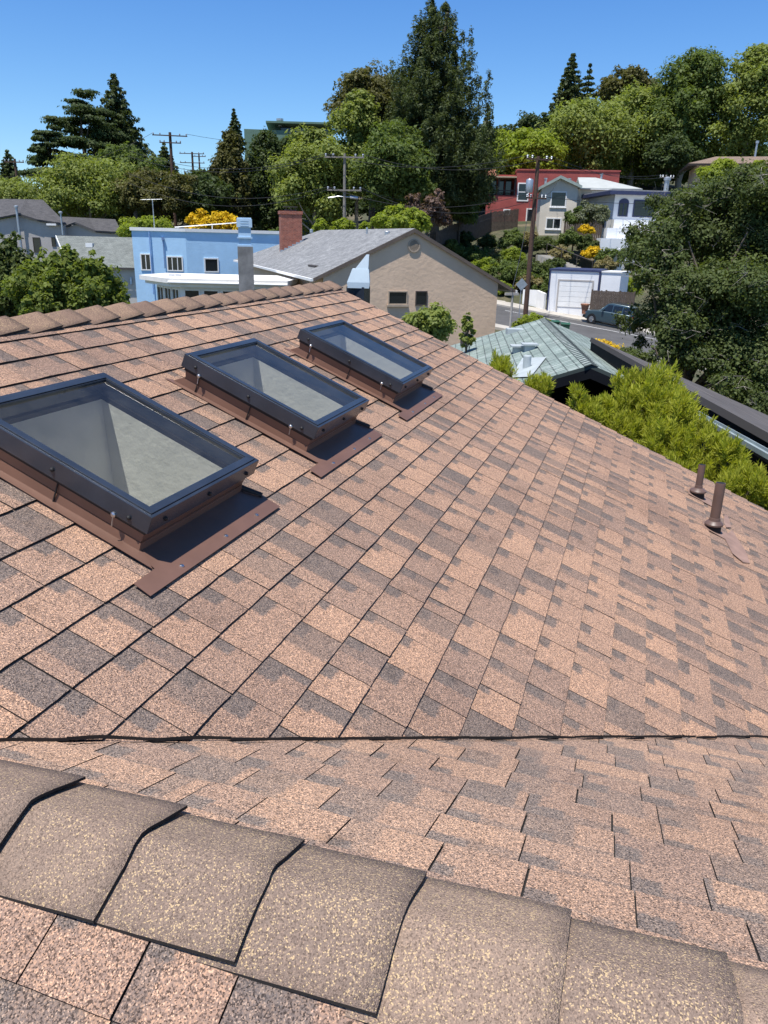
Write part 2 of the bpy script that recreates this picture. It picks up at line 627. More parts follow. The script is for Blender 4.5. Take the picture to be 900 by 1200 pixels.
def shingle_field(name, pt, u0, u1, v_first, ncourse, vdir, mats, holes=(), seed=1, expo=0.1427, wmean=.175, keep=None, lift=0.0088, gap=.0033):
    """courses of separate tabs with raised butts. pt(u, v, n); v runs up (vdir=+1) or down (vdir=-1) the slope"""
    rr = random.Random(seed)
    V, F, MI, TC, UV = [], [], [], [], []
    for i in range(ncourse):
        vb = v_first - vdir * expo * i               # butt line of this course
        u = u0 - rr.random() * .2
        ph = rr.random() * 100
        while u < u1:
            w = rr.gauss(wmean, wmean * .12) * (1 if rr.random() < .86 else rr.choice((.55, 1.45)))
            a, b = u, u + w - (gap if rr.random() < .8 else gap * 1.6)
            u += w
            if keep and not keep((a + b) / 2, vb, w):
                continue
            col = (rr.random(), rr.random(), rr.random(), 1)
            lf = rr.uniform(-.0006, .0016)
            rects = [(a, b, 0.0, 1.0)]               # t: 0 at the top, 1 at the butt
            for (hx0, hx1, hv0, hv1) in holes:
                out = []
                for (p, q, t0, t1) in rects:
                    # v at t
                    def tv(t):
                        return vb + vdir * expo * (1 - t)
                    lo, hi = min(tv(t0), tv(t1)), max(tv(t0), tv(t1))
                    if q <= hx0 or p >= hx1 or hi <= hv0 or lo >= hv1:
                        out.append((p, q, t0, t1))
                        continue
                    if p < hx0:
                        out.append((p, hx0, t0, t1))
                    if q > hx1:
                        out.append((hx1, q, t0, t1))
                    p2, q2 = max(p, hx0), min(q, hx1)
                    tt = sorted(((vb + vdir * expo - h) / (vdir * expo)) for h in (hv0, hv1))
                    if t0 < tt[0]:
                        out.append((p2, q2, t0, tt[0]))
                    if t1 > tt[1]:
                        out.append((p2, q2, tt[1], t1))
                rects = out
            for (p, q, t0, t1) in rects:
                ns = max(2, int((q - p) / .022))
                base = len(V)
                for k in range(ns + 1):
                    uu = p + (q - p) * k / ns
                    wav = mnoise.noise(Vector((uu * 9, i * 7.3 + ph, seed))) * .0022 + mnoise.noise(Vector((uu * 42, i * 3.1, seed))) * .0011
                    lw = lf + abs(mnoise.noise(Vector((uu * 7, i * 5.7, seed + 9)))) * .004
                    tb = t1
                    vt = vb + vdir * (expo * (1 - t0) + (.012 if t0 == 0 else 0))
                    vv = vb + vdir * expo * (1 - tb) + (wav if tb == 1 else 0)
                    nt_ = .0025 + t0 * (lift - .0025)
                    nb_ = .0025 + tb * (lift - .0025) + lw * tb
                    V.append(pt(uu, vt, nt_))
                    V.append(pt(uu, vv, nb_))
                    V.append(pt(uu, vv - vdir * .0004, .0005))
                    V.append(pt(uu, vt, .0005))
                for k in range(ns):
                    x = base + 4 * k
                    uA, uB = 1 - (p + (q - p) * k / ns - a) / (b - a), 1 - (p + (q - p) * (k + 1) / ns - a) / (b - a)
                    F.append((x, x + 1, x + 5, x + 4)); MI.append(0); UV.append(((uA, t0), (uA, t1), (uB, t1), (uB, t0))); TC.append(col)
                    F.append((x + 1, x + 2, x + 6, x + 5)); MI.append(1); UV.append(((0, 1),) * 4); TC.append(col)
                x = base
                F.append((x, x + 3, x + 2, x + 1)); MI.append(1); UV.append(((0, 1),) * 4); TC.append(col)
                x = base + 4 * ns
                F.append((x, x + 1, x + 2, x + 3)); MI.append(1); UV.append(((0, 1),) * 4); TC.append(col)
    me = bpy.data.meshes.new(name)
    me.from_pydata([tuple(p) for p in V], [], F)
    for mt in mats:
        me.materials.append(mt)
    me.polygons.foreach_set('material_index', MI)
    ul = me.uv_layers.new(name='tab_uv')
    ul.data.foreach_set('uv', np.array(UV, dtype=np.float32).ravel())
    ca = me.color_attributes.new('tab', 'FLOAT_COLOR', 'CORNER')
    ca.data.foreach_set('color', np.repeat(np.array(TC, dtype=np.float32), 4, axis=0).ravel())
    bm = bmesh.new()
    bm.from_mesh(me)
    bmesh.ops.recalc_face_normals(bm, faces=bm.faces)
    bm.to_mesh(me)
    bm.free()
    return me


def cut_mesh(me, planes):
    bm = bmesh.new()
    bm.from_mesh(me)
    for co, no in planes:                    # keeps the side the normal points away from
        bmesh.ops.bisect_plane(bm, geom=bm.verts[:] + bm.edges[:] + bm.faces[:], plane_co=co, plane_no=no, clear_outer=True)
    bm.to_mesh(me)
    bm.free()


def link(name, me, parent=None):
    o = bpy.data.objects.new(name, me)
    COL.objects.link(o)
    if parent:
        o.parent = parent
    return o


# skylights: x range and slope range (v) of the frame's outer edge
SKY = [(1.762, 2.428, 1.440, 2.135), (2.985, 3.645, 1.440, 2.135), (4.195, 4.855, 1.425, 2.120)]
holes = [(a + .03, b - .03, c + .03, d - .03) for a, b, c, d in SKY]
VR = YRIDGE / CS
v_first = 1.950 + .1427 * 6                  # topmost butt (hidden by the ridge caps)
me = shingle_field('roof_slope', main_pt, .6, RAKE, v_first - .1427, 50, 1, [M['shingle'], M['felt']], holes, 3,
                   keep=lambda u, v, w: (u + w + v * CS) > VAL - .02 or u < -.0)
cut_mesh(me, [((0.80, 1.355, 0), (-1, -1, 0)), ((RAKE, 0, 0), (1, 0, 0)), ((0, YRIDGE, 0), (0, 1, 0))])
slope = child_at_origin(link('roof_slope', me))
LX = -6.0                                    # left end of the house, outside the frame
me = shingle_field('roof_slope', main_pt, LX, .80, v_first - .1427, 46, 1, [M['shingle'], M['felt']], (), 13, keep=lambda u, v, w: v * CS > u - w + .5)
cut_mesh(me, [((.80, 1.355, 0), (1, -1, 0)), ((.80, 0, 0), (1, 0, 0)), ((LX, 0, 0), (-1, 0, 0)), ((0, YRIDGE, 0), (0, 1, 0)), ((0, -4.0, 0), (0, -1, 0))])
child_at_origin(link('roof_slope', me))
dl = MB()
dl.add([main_pt(LX, -4.3), main_pt(.80, -4.3), main_pt(.80, VR), main_pt(LX, VR)], [(0, 1, 2, 3)])
dl = dl.build('roof_deck', M['felt'], house)
dl.location = -HOFF
cut_mesh(dl.data, [((.80, 1.355, 0), (1, -1, 0))])

# decking under the tabs, cut around the light wells
bm_ = MB()
vs = sorted({-4.9, VR} | {h for q in holes for h in q[2:]})
us = sorted({.6, RAKE - .002} | {h for q in holes for h in q[:2]})
for i in range(len(us) - 1):
    for j in range(len(vs) - 1):
        cu, cv = (us[i] + us[i + 1]) / 2, (vs[j] + vs[j + 1]) / 2
        if any(q[0] < cu < q[1] and q[2] < cv < q[3] for q in holes):
            continue
        bm_.add([main_pt(us[i], vs[j]), main_pt(us[i + 1], vs[j]), main_pt(us[i + 1], vs[j + 1]), main_pt(us[i], vs[j + 1])], [(0, 1, 2, 3)])
deck = bm_.build('roof_deck', M['felt'], house)
deck.location = -HOFF
cut_mesh(deck.data, [((0.80, 1.355, 0), (-1, -1, 0))])

# gable slopes either side of the near ridge
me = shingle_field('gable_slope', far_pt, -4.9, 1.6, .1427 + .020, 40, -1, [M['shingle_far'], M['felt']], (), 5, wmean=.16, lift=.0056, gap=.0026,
                   keep=lambda u, v, w: (u - w + XR + (v - .143) * CS) < VAL + .05)
cut_mesh(me, [((0.815, 1.37, 0), (1, 1, 0))])
child_at_origin(link('gable_slope', me))
fd = MB()
fd.add([far_pt(-4.9, 0), far_pt(1.4, 0), far_pt(-4.9, 6.4)], [(0, 1, 2)])
fd = fd.build('gable_deck', M['felt'], house)
fd.location = -HOFF
cut_mesh(fd.data, [((0.81, 1.36, 0), (1, 1, 0))])

# the course that shows below the near caps has its butt at x = 0.593
w0 = (XR - .593) / CS
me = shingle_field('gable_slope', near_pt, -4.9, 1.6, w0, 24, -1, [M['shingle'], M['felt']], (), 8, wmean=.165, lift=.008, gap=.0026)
cut_mesh(me, [((.79, 1.36, 0), (-1, 1, 0))])
child_at_origin(link('gable_slope', me))
nd = MB()
nd.add([near_pt(-4.9, 0), near_pt(1.6, 0), near_pt(1.6, 3.6), near_pt(-4.9, 3.6)], [(0, 1, 2, 3)])
nd = nd.build('gable_deck', M['felt'], house)
cut_mesh(nd.data, [((.79, 1.36, 0), (-1, 1, 0))])
nd.location = -HOFF

# valley: the cut ends of the main slope's shingles, two plies with an uneven lip
vb = MB()
rr = random.Random(4)
for ply, (z0, z1, off) in enumerate(((.000, .0100, -.010), (.0112, .0205, .0))):
    t = 0.0
    while t < 6.2:
        L_ = rr.uniform(.10, .32)
        n = 8
        o1 = off + rr.uniform(-.004, .004)
        top, bot = [], []
        for k in range(n + 1):
            s = t + (L_ + .004) * k / n
            x = XR + s * .7071
            y = VAL - x
            w = mnoise.noise(Vector((s * 9, ply * 5, 1))) * .006 + o1
            zb = H - K + T * y
            zz = z1 + mnoise.noise(Vector((s * 11, ply * 3, 7))) * .0022
            top.append(Vector((x - .7071 * (.004 - w), y - .7071 * (.004 - w), zb + zz)))
            bot.append(Vector((x - .7071 * (.004 - w), y - .7071 * (.004 - w), zb + z0)))
        vv = top + bot + [p + Vector((.02, .02, .001 + T * .02)) for p in top]
        f1 = [(k, k + 1, n + 2 + k, n + 1 + k) for k in range(n)]
        f2 = [(k, k + 1, 2 * (n + 1) + k + 1, 2 * (n + 1) + k) for k in range(n)]
        vb.add(vv, f1, 1)
        t += L_
o = vb.build('valley_edge', [M['overspray'], M['felt']], house)
o.location = -HOFF


def caps(name, along, cross, ridge0, t_list, length, half, mat, seed, th=.006, lo=.007, hi=.019):
    """bent cap shingles lapped along a ridge; along = unit vector towards the raised butt"""
    rr = random.Random(seed)
    V, F, MI, TC, = [], [], [], []
    for t in t_list:
        hw = half * rr.uniform(.96, 1.05)
        jit = rr.uniform(-.006, .006)
        col = (rr.random(), rr.random(), rr.random(), 1)
        tilt = rr.uniform(-.003, .003)
        hb = hi + rr.uniform(-.003, .004)
        ns = 5
        prof = [-1, -.72, -.4, -.14, 0, .14, .4, .72, 1]
        np_ = len(prof)
        b = len(V)
        for layer in (0, 1):
            for k in range(ns + 1):
                f = k / ns
                s = t + jit + (length + .05) * (f - 1)
                lift = lo + (hb - lo) * f
                for c in prof:
                    d = abs(c) * hw
                    drop = T * (math.sqrt(d * d + .012 ** 2) - .012)
                    wob = mnoise.noise(Vector((s * 8, c * 2, seed))) * .0016
                    sag = -.35 * (lift - lo) * (1 - abs(c)) * 0
                    edge = -.004 * (abs(c) ** 2) * (1 - f)
                    z = lift - drop - th * layer + wob + tilt * c + edge + sag
                    p = ridge0 + along * (s + (.004 * mnoise.noise(Vector((c * 3, t * 9, seed))) if k == ns else 0)) + cross * (c * hw)
                    V.append((p.x, p.y, p.z + z))
        Lr = (ns + 1) * np_
        for k in range(ns):
            for c in range(np_ - 1):
                q = b + k * np_ + c
                F.append((q, q + 1, q + np_ + 1, q + np_)); MI.append(0); TC.append(col)
                F.append((q + Lr, q + Lr + np_, q + Lr + np_ + 1, q + Lr + 1)); MI.append(1); TC.append(col)
        for k in range(ns):
            for c in (0, np_ - 1):
                q = b + k * np_ + c
                F.append((q, q + np_, q + Lr + np_, q + Lr)); MI.append(1); TC.append(col)
        for c in range(np_ - 1):
            q = b + ns * np_ + c
            F.append((q, q + 1, q + Lr + 1, q + Lr)); MI.append(1); TC.append(col)
    me = bpy.data.meshes.new(name)
    me.from_pydata(V, [], F)
    me.materials.append(mat)
    me.materials.append(M['felt'])
    me.polygons.foreach_set('material_index', MI)
    ca = me.color_attributes.new('tab', 'FLOAT_COLOR', 'CORNER')
    ca.data.foreach_set('color', np.repeat(np.array(TC, dtype=np.float32), 4, axis=0).ravel())
    bm = bmesh.new()
    bm.from_mesh(me)
    bmesh.ops.recalc_face_normals(bm, faces=bm.faces)
    bm.to_mesh(me)
    bm.free()
    me.polygons.foreach_set('use_smooth', [i == 0 for i in MI])
    return me


# near ridge: butts at y = .847, .634, .421 ... facing -y
tl = [-(1.060 - .2130 * k) for k in range(-1, 22)]
me = caps('ridge_cap', Vector((0, -1, 0)), Vector((1, 0, 0)), Vector((XR, 0, H + ZG)), tl, .213, .122, M['cap'], 21)
child_at_origin(link('ridge_cap', me))
# main ridge: butts face +x
tl = [RAKE - .02 - .205 * k for k in range(0, 60)]
me = caps('ridge_cap', Vector((1, 0, 0)), Vector((0, 1, 0)), Vector((0, YRIDGE, H - K + T * YRIDGE)), tl, .205, .125, M['cap_far'], 33, lo=.008, hi=.026)
child_at_origin(link('ridge_cap', me))

# back slope, rake board, walls
zr = H - K + T * YRIDGE
bs_ = MB()
slab_uv(bs_, [(RAKE, 7.2, zr - T * 4.6), (-6.0, 7.2, zr - T * 4.6), (-6.0, YRIDGE, zr - .001), (RAKE, YRIDGE, zr - .001)], .05)
M['back_roof'] = far_roof_mat('back_slope_shingle', (.36, .24, .19), (.22, .16, .13), (.03, .025, .022), .2, .143)
o = bs_.build('back_slope', M['back_roof'], house); o.location = -HOFF
rk = MB()
rk.prism([(-4.5, H - K - T * 4.5 - .16), (YRIDGE, zr - .16), (YRIDGE, zr - .004), (-4.5, H - K - T * 4.5 - .004)], 0, RAKE - .03, RAKE - .002)
rk.prism([(7.2, zr - T * 4.6 - .16), (7.2, zr - T * 4.6 - .004), (YRIDGE, zr - .004), (YRIDGE, zr - .16)], 0, RAKE - .03, RAKE - .002)
M['brown_board'] = plain('brown_trim_board', (.10, .06, .045), .7)
o = rk.build('rake_board', M['brown_board'], house); o.location = -HOFF
wl = MB()
g0 = -.2
wl.prism([(-4.1, g0), (6.8, g0), (6.8, zr - T * 4.2 - .1), (YRIDGE, zr - .12), (-4.1, H - K - T * 4.1 - .12)], 0, RAKE - .35, RAKE - .30)
wl.prism([(-3.8, g0), (6.8, g0), (6.8, zr - T * 4.2 - .1), (YRIDGE, zr - .12), (-3.8, H - K - T * 3.8 - .12)], 0, -5.75, -5.70)
wl.box(-5.7, -1.95, -3.85, -3.80, g0, H - K - T * 3.8 - .12)
wl.box(-5.7, RAKE - .3, 6.75, 6.8, g0, zr - T * 4.2 - .12)
wl.box(XR + 4.6, RAKE - .3, -4.15, -4.1, g0, H - K - T * 4.1 - .1)
wl.prism([(-1.9, g0), (5.3, g0), (5.3, H + ZG - T * 4.5 - .1), (XR, H + ZG - .1), (-1.9, H + ZG - T * 2.7 - .1)], 1, -4.65, -4.60)
wl.box(-1.95, -1.90, -4.6, -3.8, g0, H + ZG - T * 2.7 - .12)
M['tan_stucco_own'] = plain('warm_stucco', (.42, .33, .26), .9, 0, 2, .1, 30, .4, .01)
o = wl.build('wall', M['tan_stucco_own'], house); o.location = -HOFF


# ---- skylights
def sky_pt(x, v, n):
    return main_pt(x, v, n) - HOFF


def ring(mb, x0, x1, v0, v1, w, n0, n1, mi=0):
    """a mitred frame of four bars, n0..n1 off the slope"""
    for (a, b) in (((x0, v0), (x1, v0)), ((x1, v0), (x1, v1)), ((x1, v1), (x0, v1)), ((x0, v1), (x0, v0))):
        cx_, cv_ = (x0 + x1) / 2, (v0 + v1) / 2

        def inn(p):
            return (p[0] + (w if p[0] < cx_ else -w), p[1] + (w if p[1] < cv_ else -w))
        q = [a, b, inn(b), inn(a)]
        vs = [sky_pt(p[0], p[1], n0) for p in q] + [sky_pt(p[0], p[1], n1) for p in q]
        mb.add(vs, [(3, 2, 1, 0), (4, 5, 6, 7), (0, 1, 5, 4), (2, 3, 7, 6), (1, 2, 6, 5), (3, 0, 4, 7)], mi)


def skylight(x0, x1, v0, v1, lab):
    fr = MB()
    ring(fr, x0, x1, v0, v1, .042, .098, .158)             # skirted aluminium frame
    ring(fr, x0 + .012, x1 - .012, v0 + .012, v1 - .012, .026, .159, .162)   # raised glazing bead
    f = fr.build('skylight', M['frame'], house, bevel=.003)
    f['label'] = lab
    # glass, a little below the frame's top
    g = MB()
    a0, a1, b0, b1 = x0 + .038, x1 - .038, v0 + .038, v1 - .038
    g.add([sky_pt(a0, b0, .150), sky_pt(a1, b0, .150), sky_pt(a1, b1, .150), sky_pt(a0, b1, .150)], [(0, 1, 2, 3)])
    g.build('glass_pane', M['skyglass'], f, recalc=False)   # faces the sky
    ru = MB()
    ring(ru, x0 + .014, x1 - .014, v0 + .014, v1 - .014, .02, .082, .098)
    ru.build('gasket', M['rubber'], f)
    # curb: brown metal with flared sides standing on the slope
    cu = MB()

    def frust(xa, xb, va, vb_, n0, xc, xd, vc, vd, n1, mi):
        lo = [(xa, va), (xb, va), (xb, vb_), (xa, vb_)]
        hi = [(xc, vc), (xd, vc), (xd, vd), (xc, vd)]
        vs = [sky_pt(*p, n0) for p in lo] + [sky_pt(*p, n1) for p in hi]
        cu.add(vs, [(0, 1, 5, 4), (1, 2, 6, 5), (2, 3, 7, 6), (3, 0, 4, 7)], mi)
    frust(x0 + .022, x1 - .022, v0 + .022, v1 - .03, .045, x0 + .016, x1 - .016, v0 + .016, v1 - .016, .092, 0)
    frust(x0 + .016, x1 - .016, v0 + .014, v1 + .03, .004, x0 + .020, x1 - .020, v0 + .020, v1 - .02, .046, 0)
    # the inner faces of the curb, dark
    ring(cu, x0 + .028, x1 - .028, v0 + .028, v1 - .028, .022, .075, .0975, 1)
    # seams where the side pieces lap, and a drip fold
    for vv in (v0 + .47 * (v1 - v0), v0 + .86 * (v1 - v0)):
        for sx in (-1, 1):
            xx = x0 + .0125 if sx < 0 else x1 - .0125
            vs = [sky_pt(xx, vv, .006), sky_pt(xx, vv + .004, .006), sky_pt(xx + .004 * -sx * .3, vv + .004, .090), sky_pt(xx + .004 * -sx * .3, vv, .090),
                  sky_pt(xx - sx * .004, vv, .006), sky_pt(xx - sx * .004, vv + .004, .006), sky_pt(xx - sx * .004, vv + .004, .090), sky_pt(xx - sx * .004, vv, .090)]
            cu.add(vs, [(0, 1, 2, 3), (4, 7, 6, 5), (0, 4, 5, 1), (2, 6, 7, 3), (1, 5, 6, 2), (0, 3, 7, 4)], 1)
    cu.build('curb', [M['brown_metal'], M['rubber']], f)
    # side flanges and the apron that laps over the shingles below
    fl = MB()

    def sheet(pts, th=.0018):
        vs = [sky_pt(*p) for p in pts]
        n = len(vs)
        nn = (vs[1] - vs[0]).cross(vs[2] - vs[0]).normalized() * th
        if nn.z < 0:
            nn = -nn
        vs2 = vs + [p + nn for p in vs]
        fl.add(vs2, [tuple(range(n, 2 * n)), tuple(range(n))[::-1]] + [(i, (i + 1) % n, n + (i + 1) % n, n + i) for i in range(n)])
    na = .0165
    sheet([(x0 - .125, v0 - .128, na - .001), (x1 + .032, v0 - .130, na - .001), (x1 + .032, v0 - .02, na), (x1 - .01, v0 + .03, na), (x0 + .01, v0 + .03, na), (x0 - .012, v0 - .062, na), (x0 - .118, v0 - .066, na)])
    sheet([(x0 - .022, v0 - .06, na + .003), (x0 + .02, v0 - .0, na + .004), (x0 + .02, v1 + .03, .010), (x0 - .006, v1 + .05, .009)])
    sheet([(x1 - .02, v0 - .0, na + .004), (x1 + .022, v0 - .06, na + .003), (x1 + .006, v1 + .05, .009), (x1 - .02, v1 + .03, .010)])
    fl.build('flashing', M['brown_flash'], f)
    # rolled hem at the far lower corner
    hm = MB()
    hm.tube([sky_pt(x1 - .01, v0 + .03, .026), sky_pt(x1 + .025, v0 - .05, .022)], .011, 8)
    hm.build('flashing_hem', M['rubber'], f)
    # screws in the skirt and on the apron
    sp = [(x0 - .001, v0 + q * (v1 - v0), nn, 0, mt) for q, nn, mt in ((.10, .118, 'rubber'), (.17, .1, 'steel'), (.5, .126, 'rubber'), (.9, .126, 'rubber'), (.86, .098, 'steel'))]
    sp += [(x0 + q * (x1 - x0), v0 - .001, .126, 1, 'rubber') for q in (.12, .5, .88)]
    for (xx, vv, nn, ax, mt) in sp:
        sc = MB()
        c = sky_pt(xx, vv, nn)
        d = Vector((-1, 0, 0)) if ax == 0 else (sky_pt(xx, vv - 1, nn) - c)
        sc.tube([c - d * .003, c + d * .004, c + d * .0075], [.0075, .0072, .003] if mt == 'rubber' else [.009, .0085, .004], 8)
        if mt == 'steel':
            e = sky_pt(xx - .006, vv - .008, nn - .035)
            sc.tube([c + d * .002, e], .0022, 5)
        sc.build('screw', M[mt], f, True)
    for q in (.1, .5, .83):
        sc = MB()
        c = sky_pt(x0 + q * (x1 - x0), v0 - .105, na + .001)
        d = sky_pt(0, 0, 1) - sky_pt(0, 0, 0)
        sc.tube([c, c + d * .003, c + d * .005], [.008, .007, .003], 8)
        sc.build('screw', M['steel'], f, True)
    # light well: plastered shaft dropping straight down to the room
    we = MB()
    i0, i1, j0, j1 = x0 + .0515, x1 - .0515, v0 + .0515, v1 - .0515
    top = [sky_pt(i0, j0, .08), sky_pt(i1, j0, .08), sky_pt(i1, j1, .08), sky_pt(i0, j1, .08)]
    zb = H - K - .75 - HOFF.z
    # the shaft flares a little towards the room on its far side
    bot = [Vector((top[0].x, top[0].y, zb)), Vector((top[1].x + .12, top[1].y, zb)), Vector((top[2].x + .12, top[2].y, zb)), Vector((top[3].x, top[3].y, zb))]
    for i in range(4):
        j = (i + 1) % 4
        we.add([top[i], top[j], bot[j], bot[i]], [(0, 1, 2, 3)])
    we.add(bot, [(0, 1, 2, 3)])
    we.build('light_well', M['plaster'], f)


M['brown_flash'] = plain('brown_flashing_paint', (.145, .078, .056), .5, 0, 6, .14, 60, .08, .003)
for args, lab in zip(SKY, ('nearest skylight, cut by the left edge of the photo', 'middle skylight of the three', 'farthest skylight, nearest the ridge end')):
    skylight(*args, lab)


# ---- plumbing vents through the slope
def vent(px_x, v, r, hgt, rc):
    c = main_pt(px_x, v, .008) - HOFF
    pm = MB()
    lean = Vector((.06, .0, 1)).normalized()
    z0 = Vector((0, 0, -.05))
    top = c + lean * hgt
    pm.tube([c + z0, c + lean * (hgt - .012), top], [r, r, r * .98], 18)
    p = pm.build('vent_pipe', M['brown_pipe'], house, True)
    ri = MB()
    ri.tube([top - lean * .01, top + lean * .001], [r * .8, r * .82], 18)
    ri.build('pipe_mouth', M['rubber'], p, True)
    co = MB()
    co.lathe([(rc * .9, .0), (rc * 1.03, .002), (rc * 1.03, .012), (rc * .98, .015), (r * 1.3, .030), (r * 1.18, .032), (r * 1.04, .05)], 22, 0, c + Vector((.0, 0, .035)))
    co.build('collar', M['brown_pipe'], p, True)
    co = MB()
    co.lathe([(rc * .95, -.05), (rc * .80, .036)], 22, 0, c)
    co.build('boot', M['felt'], p, True)
    fl = MB()
    a = main_pt(px_x - rc * 1.4, v - rc * 2.0, .0125) - HOFF
    b = main_pt(px_x + rc * 1.4, v - rc * 2.0, .0125) - HOFF
    d = main_pt(px_x + rc * 1.2, v + rc * 1.3, .0125) - HOFF
    e = main_pt(px_x - rc * 1.2, v + rc * 1.3, .0125) - HOFF
    fl.add([a, b, d, e], [(0, 1, 2, 3)])
    fl.build('flashing_plate', M['overspray'], p)


vent(5.11, -.60 / CS, .031, .315, .056)
vent(5.73, -.53 / CS, .024, .235, .056)
def main_px(px, py, n=0.0):
    """where a sight line meets the main slope"""
    r = ray(px, py)
    k = (-K + n / CS) / (r[2] - T * r[1])
    return Vector((r[0] * k, r[1] * k, r[2] * k + H)) - HOFF


pa = MB()
vs = [main_px(px, py, .0135) for px, py in ((848, 628), (858, 621), (874, 646), (879, 660), (871, 659), (858, 648))]
pa.add(vs, [tuple(range(len(vs)))])
vs = [main_px(px, py, .0135) for px, py in ((849, 603), (853, 604), (857, 618), (851, 618), (848, 612))]
pa.add(vs, [tuple(range(len(vs)))])
pa.build('flashing_patch', M['overspray'], house)

# pale metal hood on a dark flue that climbs the end wall, just past the ridge's end
rv = MB()
hc = P(420, 337, 7.35) - HOFF
rv.box(hc.x - .085, hc.x + .085, hc.y - .085, hc.y + .085, hc.z - 3.2, hc.z + .01)
flue = rv.build('flue', M['frame'], house)
flue['label'] = 'dark flue with a pale metal hood beyond the end of the ridge'
hd = MB()
M['hood_white'] = plain('pale_hood_paint', (.50, .60, .66), .5, 0, 5, .06)
RW = Vector(RT)
FWD = Vector(HD)


def hp(a, b, z):
    return hc + RW * a + FWD * b + Vector((0, 0, z))


def loft(mb, rings):
    vs = [hp(*p) for r_ in rings for p in r_]
    n = 4
    fs = [(0, 1, 2, 3)] + [(i * n + k, i * n + (k + 1) % n, (i + 1) * n + (k + 1) % n, (i + 1) * n + k) for i in range(len(rings) - 1) for k in range(n)]
    fs.append(tuple((len(rings) - 1) * n + k for k in range(n))[::-1])
    mb.add(vs, fs)


def sq(a0, a1, b, z):
    return [(a0, -b, z), (a1, -b, z), (a1, b, z), (a0, b, z)]


loft(hd, [sq(-.095, .10, .1, .0), sq(-.10, .105, .1, .05), sq(-.055, .095, .075, .165)])
loft(hd, [sq(-.03, .09, .07, .165), sq(.07, .095, .05, .29)])
hd.build('vent_hood', M['hood_white'], flue)


# ================================================================== THE PLACE AROUND
# ------------------------------------------------------------------ ground
M['ground'] = None
mt, nt, bs, _ = newmat('dry_grass_and_soil')
co = objco(nt)
g = ramp(nt, noise(nt, .25, 6, .65, co), [(.3, (.035, .055, .02)), (.5, (.075, .075, .038)), (.68, (.17, .135, .085))])
g = mixc(nt, 1.0, g, ramp(nt, noise(nt, 3.5, 5, .7, co), [(.3, (.6, .6, .6)), (.7, (1.3, 1.3, 1.25))]), 'MULTIPLY')
nt.links.new(g, bs.inputs['Base Color'])
bs.inputs['Roughness'].default_value = .95
bump(nt, bs, noise(nt, 4, 6, .7, co), .8, .15)
M['ground'] = mt
xs = np.concatenate([[-2500, -1200, -600, -350], np.arange(-220, 221, 4.0), [350, 600, 1200, 2500]])
ys = np.concatenate([[-60, -30], np.arange(-10, 261, 3.0), [330, 450, 700, 1200, 2500]])
gv, gf = [], []
for F in ys:
    for R in xs:
        gv.append(tuple(rf(R, F, gz(R, F))))
nx = len(xs)
for j in range(len(ys) - 1):
    for i in range(nx - 1):
        gf.append((j * nx + i, j * nx + i + 1, (j + 1) * nx + i + 1, (j + 1) * nx + i))
gm = bpy.data.meshes.new('ground')
gm.from_pydata(gv, [], gf)
gm.materials.append(M['ground'])
gm.polygons.foreach_set('use_smooth', [True] * len(gf))
ground = link('ground', gm)
tag(ground, 'sloping ground of the hillside neighbourhood, dry grass and soil', 'ground', kind='structure')


def st(s, n, dz=0.0):
    """a point of the street: s along it to the left, n towards the camera"""
    return rf(S_O[0] + S_D[0] * s + S_N[0] * n, S_O[1] + S_D[1] * s + S_N[1] * n, street_z(s) + dz)


def strip(name, s0, s1, n0, n1, z0, z1, mat, label, cat):
    mb = MB()
    k = int((s1 - s0) / 2)
    for i in range(k):
        a, b = s0 + (s1 - s0) * i / k, s0 + (s1 - s0) * (i + 1) / k
        t = [st(a, n0, z1), st(a, n1, z1), st(b, n1, z1), st(b, n0, z1)]
        l = [st(a, n0, z0), st(a, n1, z0), st(b, n1, z0), st(b, n0, z0)]
        mb.add(t + l, [(0, 1, 2, 3), (0, 4, 5, 1), (2, 6, 7, 3), (1, 5, 6, 2), (3, 7, 4, 0)])
    o = mb.build(name, mat)
    return tag(o, label, cat, kind='structure')


M['asphalt'] = plain('worn_asphalt', (.085, .083, .082), .9, 0, .6, .22, 30, .3, .01)
M['concrete'] = plain('pale_concrete', (.42, .39, .34), .9, 0, .8, .15, 20, .2, .01)
M['line'] = plain('road_paint', (.72, .72, .70), .7, 0, 3, .1)
strip('street', -60, 40, 0, 12, -.12, 0, M['asphalt'], 'grey asphalt street climbing to the left behind the houses', 'street')
strip('pavement', -60, 40, -2.2, 0, -.12, .13, M['concrete'], 'pale concrete pavement along the far side of the street', 'pavement')
strip('pavement', -60, 40, 12, 13.6, -.12, .13, M['concrete'], 'pale concrete pavement along the near side of the street', 'pavement')
strip('driveway', -6, 18, -5.6, -2.2, -.2, .134, M['concrete'], 'pale concrete driveway apron in front of the white garage', 'driveway')
strip('parking_line', -9, 12, 2.35, 2.47, .0, .006, M['line'], 'white parking line beside the parked car', 'road marking')


